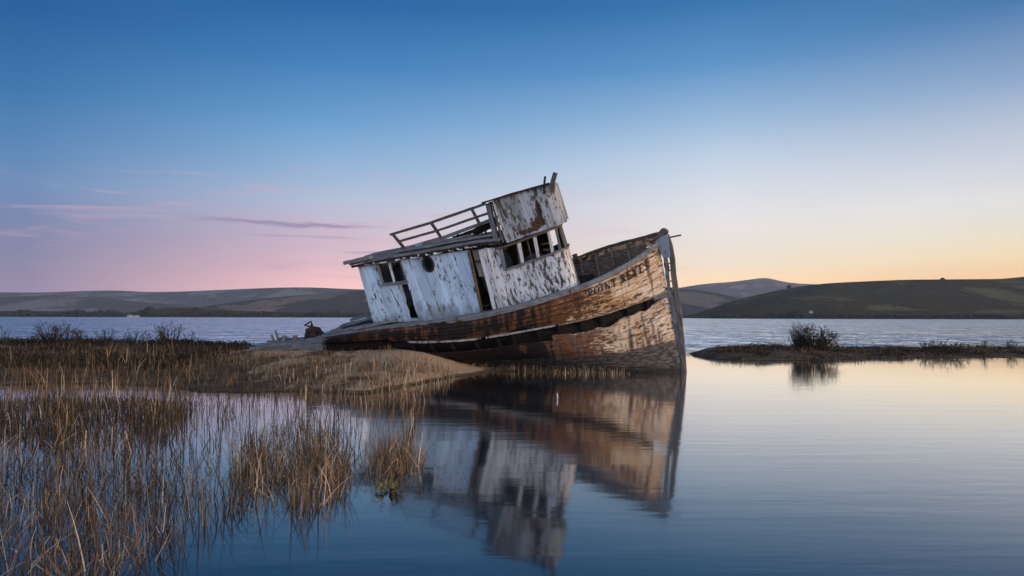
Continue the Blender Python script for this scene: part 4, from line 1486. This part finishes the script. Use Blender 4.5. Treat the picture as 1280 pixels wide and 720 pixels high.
# ------------------------------------------------------------------ marsh vegetation
def blades(name, mat, bases, hs, lean, width, kind='stuff', label=None, cat=None, bend=0.25, segs=4, z=None):
    """many narrow three segment blades as one mesh"""
    n = len(bases)
    bx, by = bases[:, 0], bases[:, 1]
    bz = terrain(bx, by) if z is None else z
    bz = np.maximum(bz, -0.06) - 0.02
    az_ = rng.uniform(0, 2 * np.pi, n)
    face = rng.uniform(0, 2 * np.pi, n)
    ln = np.abs(rng.normal(0, lean, n))
    bd = rng.normal(0, bend, n)
    width = width * rng.uniform(.55, 1.6, n)
    kink = np.where(rng.uniform(0, 1, n) < .2, rng.uniform(.3, .8, n), 0)
    kaz = rng.uniform(0, 6.283, n)
    V = np.zeros((n, segs + 1, 2, 3))
    for i in range(segs + 1):
        t = i / segs
        hor = hs * (np.sin(ln) * t + bd * t * t * 0.6)
        ver = hs * (np.cos(ln) * t - np.abs(bd) * t * t * 0.35)
        cx = bx + np.cos(az_) * hor
        cy = by + np.sin(az_) * hor
        over = np.maximum(t - 0.6, 0) * hs * kink * 1.6
        cx = cx + np.cos(kaz) * over * 1.2
        cy = cy + np.sin(kaz) * over * 1.2
        ver = ver - over * 1.3
        w = width * (1 - 0.75 * t) / 2
        V[:, i, 0] = np.stack([cx - np.cos(face) * w, cy - np.sin(face) * w, bz + ver], -1)
        V[:, i, 1] = np.stack([cx + np.cos(face) * w, cy + np.sin(face) * w, bz + ver], -1)
    base = (np.arange(n) * (segs + 1) * 2)[:, None]
    fl = []
    for i in range(segs):
        k = i * 2
        fl.append(np.stack([base[:, 0] + k, base[:, 0] + k + 1, base[:, 0] + k + 3, base[:, 0] + k + 2], -1))
    Fc = np.concatenate(fl, 0)
    me = bpy.data.meshes.new(name)
    me.from_pydata(V.reshape(-1, 3).tolist(), [], Fc.tolist())
    me.materials.append(mat)
    o = bpy.data.objects.new(name, me)
    COL.objects.link(o)
    tag(o, label, cat, None, kind)
    return o


def scatter(n, poly_px, clump=0.0, csize=0.25):
    """points inside a ground polygon"""
    P = np.array([at(*q) for q in poly_px])
    lo, hi = P.min(0), P.max(0)
    res = []
    while sum(len(r) for r in res) < n:
        q = rng.uniform(lo, hi, (n * 2, 2))
        if clump:
            keep = rng.uniform(0, 1, len(q)) < sst(0.5 - clump * .35, 0.5 + clump * .12, fbm(q[:, 0] / csize, q[:, 1] / csize, 3))
            q = q[keep]
        ins = np.zeros(len(q), bool)
        j = len(P) - 1
        for i in range(len(P)):
            c = ((P[i, 1] > q[:, 1]) != (P[j, 1] > q[:, 1])) & (q[:, 0] < (P[j, 0] - P[i, 0]) * (q[:, 1] - P[i, 1]) / (P[j, 1] - P[i, 1] + 1e-9) + P[i, 0])
            ins ^= c
            j = i
        res.append(q[ins])
    return np.concatenate(res)[:n]


STRAW = island_mat('dry_reed', [(0, (0.035, 0.022, 0.012)), (0.45, (0.105, 0.066, 0.034)), (0.8, (0.23, 0.155, 0.09)), (1, (0.54, 0.42, 0.28))])
DARKR = island_mat('dark_wet_reed', [(0, (0.012, 0.009, 0.006)), (0.6, (0.045, 0.030, 0.017)), (1, (0.15, 0.10, 0.055))])
SHORT = island_mat('short_marsh_grass', [(0, (0.022, 0.014, 0.008)), (0.6, (0.095, 0.055, 0.027)), (1, (0.23, 0.145, 0.07))])
SCRUB = island_mat('dark_saltmarsh_scrub', [(0, (0.008, 0.007, 0.005)), (0.7, (0.028, 0.022, 0.013)), (1, (0.06, 0.045, 0.025))])

U = lambda a, b, n: rng.uniform(a, b, n)
# fringe along the foot of the bank
p = scatter(5200, [(-60, 458), (240, 456), (330, 463), (470, 474), (560, 468), (570, 473), (500, 490), (330, 494), (240, 484), (-60, 486)], 0.8, 0.5)
blades('marsh_grass', SHORT, p, U(.08, .30, len(p)), .3, .014, label='brown marsh grass along the foot of the mud bank', cat='grass')
p = scatter(900, [(330, 478), (400, 470), (480, 478), (560, 468), (575, 472), (520, 495), (400, 505), (330, 498)], 0.9, 0.35)
blades('reeds', STRAW, p, U(.2, .60, len(p)) * U(.6, 1, len(p)), .2, .014, label='straw coloured reeds at the edge of the bank below the cabin', cat='reeds')
p = scatter(5200, [(-90, 450), (240, 450), (300, 456), (330, 470), (330, 490), (240, 490), (120, 480), (-90, 484)], 0.5, 0.8)
blades('marsh_grass', DARKR, p, U(.08, .30, len(p)), .35, .016, label='dark brown marsh grass on the slope below the scrub mound', cat='grass')
p = scatter(1500, [(330, 454), (430, 454), (500, 463), (560, 470), (480, 486), (330, 492)], 1.0, 0.5)
blades('marsh_grass', SHORT, p, U(.05, .24, len(p)), .4, .014, label='short tan grass on the front slope of the sand bank', cat='grass')
# thick marsh on the left
p = scatter(3600, [(-90, 500), (60, 501), (190, 501), (230, 510), (215, 540), (180, 558), (60, 564), (-90, 570)], 0.6, 0.6)
blades('marsh_grass', DARKR, p, U(.04, .20, len(p)), .5, .016, label='low dark marsh grass under the reeds at the left edge', cat='grass', bend=.5)
p = scatter(3300, [(-90, 500), (60, 501), (190, 500), (250, 506), (230, 540), (200, 560), (60, 566), (-90, 572)], 0.9, 0.4)
blades('reeds', DARKR, p, U(.12, .42, len(p)), .32, .013, label='dense dark brown reeds in the marsh at the left edge', cat='reeds')
p = scatter(700, [(-90, 478), (240, 480), (250, 506), (200, 565), (-90, 575)], 0.7, 0.5)
blades('reeds', STRAW, p, U(.3, .66, len(p)), .14, .013, label='tall pale reed stalks standing above the dark marsh', cat='reeds')
p = scatter(120, [(-90, 460), (250, 460), (250, 480), (-90, 480)], 0.3, 0.5)
blades('reeds', STRAW, p, U(.4, .75, len(p)), .14, .016, label='single dead stalks in front of the dark scrub mound', cat='reeds')
# open pool with thin stems
p = scatter(950, [(120, 540), (250, 498), (440, 500), (440, 560), (300, 590), (60, 600), (-60, 600), (-60, 570)], 0.8, 0.35)
blades('reeds', DARKR, p, U(.2, .58, len(p)), .2, .010, label='thin sparse reed stems standing in the bright pool', cat='reeds')
# clump in the middle of the pool
p = scatter(1100, [(285, 590), (330, 565), (400, 560), (440, 580), (436, 615), (400, 636), (340, 640), (295, 622)], 0.75, 0.2)
blades('reeds', STRAW, p, U(.14, .55, len(p)), .34, .0095, label='tangled tan reed clump in the middle of the pool', cat='reeds', bend=.5)
p = scatter(480, [(270, 640), (300, 560), (380, 520), (450, 560), (440, 620), (380, 650)], 0.7, 0.2)
blades('reeds', DARKR, p, U(.2, .55, len(p)), .25, .009, label='dark reed stems around the tangled clump', cat='reeds')
# clump against the reflection of the boat
p = scatter(330, [(452, 585), (470, 560), (505, 555), (532, 568), (530, 590), (500, 600), (465, 600)], 0.6, 0.2)
blades('reeds', STRAW, p, U(.15, .58, len(p)), .3, .010, label='pale reed clump in front of the reflection of the boat', cat='reeds', bend=.45)
p = scatter(200, [(440, 500), (500, 488), (535, 500), (520, 560), (440, 570)], 0.6, 0.3)
blades('reeds', STRAW, p, U(.2, .55, len(p)), .16, .011, label='slender reeds between the bank and the pale clump', cat='reeds')
# foreground thicket bottom left
p = scatter(1150, [(-60, 600), (160, 580), (260, 610), (300, 640), (240, 690), (170, 740), (120, 860), (-60, 900)], 0.8, 0.22)
blades('reeds', DARKR, p, U(.18, .56, len(p)), .34, .0085, label='dark reed thicket in the bottom left corner', cat='reeds', bend=.5)
p = scatter(850, [(-60, 640), (110, 620), (220, 660), (160, 730), (120, 860), (-60, 900)], 0.7, 0.2)
q = scatter(520, [(-60, 560), (150, 560), (270, 590), (250, 640), (-60, 650)], .8, .3)
blades('reeds', STRAW, q, U(.15, .5, len(q)), .35, .010, label='golden reeds between the dark marsh and the bottom left thicket', cat='reeds', bend=.5)
blades('reeds', STRAW, p, U(.12, .46, len(p)), .5, .0085, label='tangled pale reeds in the bottom left corner', cat='reeds', bend=.6)
# broken, matted stems inside the clumps
for poly, n_, hh_, lab_ in (([(288, 596), (335, 572), (400, 566), (438, 586), (434, 618), (396, 638), (340, 640)], 900, .30, 'matted broken stems at the foot of the tangled tan clump'),
                           ([(452, 588), (470, 566), (505, 560), (530, 572), (526, 592), (498, 600)], 380, .30, 'matted broken stems at the foot of the pale clump'),
                           ([(-60, 640), (110, 625), (230, 655), (170, 720), (110, 860), (-60, 900)], 900, .26, 'matted broken stems in the bottom left thicket'),
                           ([(60, 560), (200, 545), (290, 600), (240, 640), (60, 630)], 420, .26, 'matted broken stems between the dark marsh and the thicket')):
    p = scatter(n_, poly, .9, .16)
    blades('reeds', STRAW if n_ != 420 else DARKR, p, U(.06, hh_, len(p)), .8, .011, label=lab_, cat='reeds', bend=.7)
# fallen stalks lying low over the water
p = scatter(120, [(-40, 650), (180, 625), (290, 640), (200, 700), (60, 790), (-40, 800)], 0.5, 0.3)
blades('reeds', STRAW, p, U(.3, .7, len(p)), 1.15, .008, label='fallen reed stalks lying over the water at lower left', cat='reeds', bend=.1)
# short growth at the foot of the hull
def hull_foot(n):
    s = rng.uniform(1.6, 9.5, n)
    res = []
    for q in s:
        P = BOATM @ hullp(float(round(q, 1)), 1.95, False, 0.05)
        sc_ = abs(rng.normal(0, .32))
        # slide out from the planking, towards the viewer, to where the ground is
        res.append((P.x + rng.normal(0, .1), P.y - 0.12 - sc_))
    return np.array(res)


p = hull_foot(1700)
blades('marsh_grass', STRAW, p, U(.08, .36, len(p)), .35, .014, label='short dry grass growing along the foot of the hull', cat='grass')
# dead grass litter on the crown of the bank
p = scatter(1300, [(230, 438), (330, 434.5), (390, 437), (430, 446), (470, 456), (440, 466), (330, 466), (230, 462)], 0.95, 0.8)
blades('marsh_grass', SHORT, p, U(.04, .15, len(p)), .7, .012, label='low dead grass scattered over the sand of the bank', cat='grass')


def fuzz(name, mat, P, hmin, hmax, size, label, cat, per=9):
    """low leafy ground cover"""
    n = len(P) * per
    idx = np.repeat(np.arange(len(P)), per)
    hh = rng.uniform(hmin, hmax, len(P))[idx]
    c = np.stack([P[idx, 0] + rng.normal(0, .12, n), P[idx, 1] + rng.normal(0, .12, n), np.zeros(n)], -1)
    c[:, 2] = np.maximum(terrain(c[:, 0], c[:, 1]), -.03) + hh * rng.uniform(0, 1, n) ** 0.8
    e1 = rng.normal(0, 1, (n, 3))
    e1 /= np.linalg.norm(e1, axis=1)[:, None]
    e2 = np.cross(e1, rng.normal(0, 1, (n, 3)))
    e2 /= np.linalg.norm(e2, axis=1)[:, None]
    s = size * rng.uniform(.5, 1.3, (n, 1))
    V = np.stack([c - e1 * s, c - e2 * s * .45, c + e1 * s, c + e2 * s * .45], 1)
    me = bpy.data.meshes.new(name)
    me.from_pydata(V.reshape(-1, 3).tolist(), [], np.arange(n * 4).reshape(-1, 4).tolist())
    me.materials.append(mat)
    o = bpy.data.objects.new(name, me)
    COL.objects.link(o)
    return tag(o, label, cat, None, 'stuff')


p = np.stack([U(-20, -8.6, 2600), U(19.5, 27.5, 2600)], -1)
p = p[(fbm(p[:, 0] * .8, p[:, 1] * .8) > .36) & (p[:, 0] < -8.6 + (p[:, 1] - 23) * -.25)]
fuzz('saltmarsh_scrub', SCRUB, p, .04, .17, .05, 'low dark salt marsh scrub covering the mound at left', 'scrub', 14)
p = scatter(3400, [(886, 445), (935, 452), (1000, 454), (1060, 450), (1130, 447), (1300, 444), (1300, 434), (1060, 434), (985, 433), (905, 438)], .4, 1.2)
p = p[terrain(p[:, 0], p[:, 1]) > -.03]
fuzz('saltmarsh_scrub', SCRUB, p[:1100], .02, .13, .045, 'low brown marsh growth covering the spit at right', 'scrub', 10)
p = p[terrain(p[:, 0], p[:, 1]) > -.03]
blades('marsh_grass', SHORT, p, U(.08, .30, len(p)), .4, .018, label='short reddish brown grass on the spit at right', cat='grass')

# ---- shrubs
LEAF_D = island_mat('dark_shrub_leaf', [(0, (0.010, 0.010, 0.006)), (.6, (0.034, 0.030, 0.014)), (1, (0.095, 0.076, 0.034))])
TWIG = plain('dark_twig', (0.025, 0.018, 0.012))


def shrub(X, Y, h, w, n, leaves, lsize, label, group, seed, bare=.5, z=None, name='shrub'):
    random.seed(seed)
    r = empty(name, (X, Y, (float(terrain(X, Y)) if z is None else z) - 0.02))
    tag(r, label, 'shrub', group)
    tw, lf = MB(), MB()
    def leaf(c, s):
        e1 = Vector((random.gauss(0, 1), random.gauss(0, 1), random.gauss(0, .8))).normalized() * s
        e2 = e1.cross(Vector((random.gauss(0, 1), random.gauss(0, 1), random.gauss(0, 1)))).normalized() * s * .42
        lf.quad(c - e1, c - e2, c + e1, c + e2)
    for i in range(n):
        a = random.uniform(0, 6.283)
        q = math.sqrt(random.random()) * w / 2
        hh = h * random.uniform(.45, 1.0) * (1 - .35 * (q / (w / 2)) ** 2)
        b0 = Vector((math.cos(a) * q * .35, math.sin(a) * q * .35, 0)) if w > .4 else Vector((0, 0, 0))
        b2 = Vector((math.cos(a) * q, math.sin(a) * q, hh))
        b1 = b0.lerp(b2, .5) + Vector((random.gauss(0, .05), random.gauss(0, .05), .05)) * h
        path = [b0, b1, b2]
        tw.tube(path, [.010 * h + .004, .006 * h + .003, .003], 4)
        sub = [(b1, b2)]
        for _ in range(random.randint(2, 5)):
            t = random.uniform(.3, .95)
            s0 = b1.lerp(b2, t) if t > .5 else b0.lerp(b1, t * 2)
            s1 = s0 + Vector((random.gauss(0, .13), random.gauss(0, .13), random.uniform(.04, .22))) * h
            tw.tube([s0, s1], [.005, .0025], 3)
            sub.append((s0, s1))
        for (u, v) in sub:
            for _ in range(leaves):
                t = random.uniform(0, 1)
                c = u.lerp(v, t) + Vector((random.gauss(0, .03), random.gauss(0, .03), random.gauss(0, .03))) * h
                if random.random() > bare or c.z < h * .45:
                    leaf(c, lsize * random.uniform(.5, 1.2))
    for _ in range(n * leaves):        # thick skirt of leaves low down
        a, q = random.uniform(0, 6.283), math.sqrt(random.random()) * w * .5
        leaf(Vector((math.cos(a) * q, math.sin(a) * q, random.random() ** 1.5 * h * .42)), lsize * random.uniform(.6, 1.2))
    tw.build('stem', TWIG, r)
    if lf.v:
        lf.build('foliage', LEAF_D, r)
    return r


def on(px, Y):
    return (px - 640) / F * Y


GL_ = 'dark twiggy shrubs on the mound at left'
for i, (px, Y, h, w, n, lv, lab) in enumerate((
        (62, 25.5, .85, 1.15, 34, 9, 'thick dark shrub with leafy base, left of the marsh mound'),
        (86, 25.0, .90, .8, 20, 6, 'dark shrub with two thin tall twigs, right beside the thick left shrub'),
        (102, 26.0, .65, .6, 12, 3, 'nearly bare twig shrub third along the mound from the left'),
        (132, 25.5, .62, .9, 16, 4, 'small low twig shrub in the middle of the mound'),
        (165, 25.5, .62, .9, 18, 5, 'small rounded twig shrub right of the middle of the mound'),
        (183, 25.0, .55, .5, 10, 5, 'short dark upright shrub just left of the tallest twig shrub'),
        (211, 25.0, .98, .95, 30, 5, 'tallest spreading twig shrub near the right end of the mound'),
        (238, 25.3, .58, .55, 12, 4, 'small leaning shrub at the right end of the mound'),
        (1, 25.5, .62, .6, 12, 5, 'dark shrub cut off by the left edge of the photo'))):
    shrub(on(px, Y), Y, h * 1.12, w, n, lv, .027, lab, GL_, 100 + i, .48)
GR = 'shrubs on the spit at right'
for i, (px, Y, h, w, n, lv, ls, lab) in enumerate((
        (1020, 31.0, 1.12, 2.0, 85, 8, .042, 'large round dark green bush on the spit'),
        (1000, 31.2, 1.35, .95, 46, 4, .030, 'tall bare twiggy bush against the left side of the round bush'),
        (1186, 32.0, .66, 1.5, 46, 8, .032, 'wide low dark shrub on the right part of the spit'),
        (1160, 32.2, .52, 1.0, 24, 6, .030, 'low dark shrub left of the wide low shrub on the spit'),
        (1212, 33.0, .45, .5, 10, 4, .028, 'thin twig shrub right of the wide low shrub'),
        (1231, 33.0, .66, .3, 7, 7, .030, 'slim upright shrub on the spit between low shrubs'),
        (1266, 33.2, .62, .6, 14, 7, .030, 'small upright shrub near the right edge of the photo'),
        (1128, 32.5, .36, .4, 10, 6, .028, 'tiny dark shrub between the round bush and the low shrubs'),
        (1090, 34.0, .22, .7, 12, 5, .028, 'very low shrub just right of the round bush'))):
    shrub(on(px, Y), Y, h, w, n, lv, ls, lab, GR, 200 + i, .42)
random.seed(99)

# ---- small leafy water plant in front of the pale clump, and floating leaves
WP = island_mat('olive_water_leaf', [(0, (0.05, 0.045, 0.012)), (1, (0.20, 0.155, 0.05))])
xw, yw = at(487, 614)
wp = empty('water_plant', (xw, yw, 0))
tag(wp, 'small olive leafed plant rising from the water in front of the pale reed clump', 'plant')
mb = MB()
for i in range(26):
    a = random.uniform(0, 6.28)
    l = random.uniform(.07, .17)
    e = random.uniform(.3, 1.2)
    d = Vector((math.cos(a) * math.cos(e), math.sin(a) * math.cos(e), math.sin(e)))
    s = d.cross(Vector((0, 0, 1))).normalized() * l * .16
    b = Vector((random.gauss(0, .05), random.gauss(0, .05), .0))
    mb.quad(b, b + d * l * .5 + s, b + d * l, b + d * l * .5 - s)
mb.build('leaf', WP, wp)
p = scatter(90, [(440, 640), (520, 590), (600, 592), (590, 625), (520, 628)], 0)
mb = MB()
for x, y in p:
    a = random.uniform(0, 6.28)
    s = random.uniform(.008, .022)
    u, v = Vector((math.cos(a), math.sin(a), 0)) * s, Vector((-math.sin(a), math.cos(a), 0)) * s * .5
    c = Vector((x, y, .006))
    mb.quad(c - u, c - v, c + u, c + v)
fl = mb.build('floating_leaves', WP)
tag(fl, 'tiny leaves floating on the water beside the pale reed clump', 'leaves', None, 'stuff')

# ---- pale stick standing in the still water in front of the hull
xs_, ys_ = at(696.5, 499)
st = empty('marker_stick', (xs_, ys_, 0))
tag(st, 'small pale stick standing alone in the still water below the hull', 'stick')
mb = MB()
mb.tube([(0, 0, -.2), (.006, 0, .05), (.0, .004, .12)], [.016, .015, .011], 7)
mb.build('shaft', M_TRIM, st)
mb = MB()
mb.tube([(0, .004, .115), (.004, .004, .14)], [.018, .013], 7)
mb.build('top', M_GREYV, st)
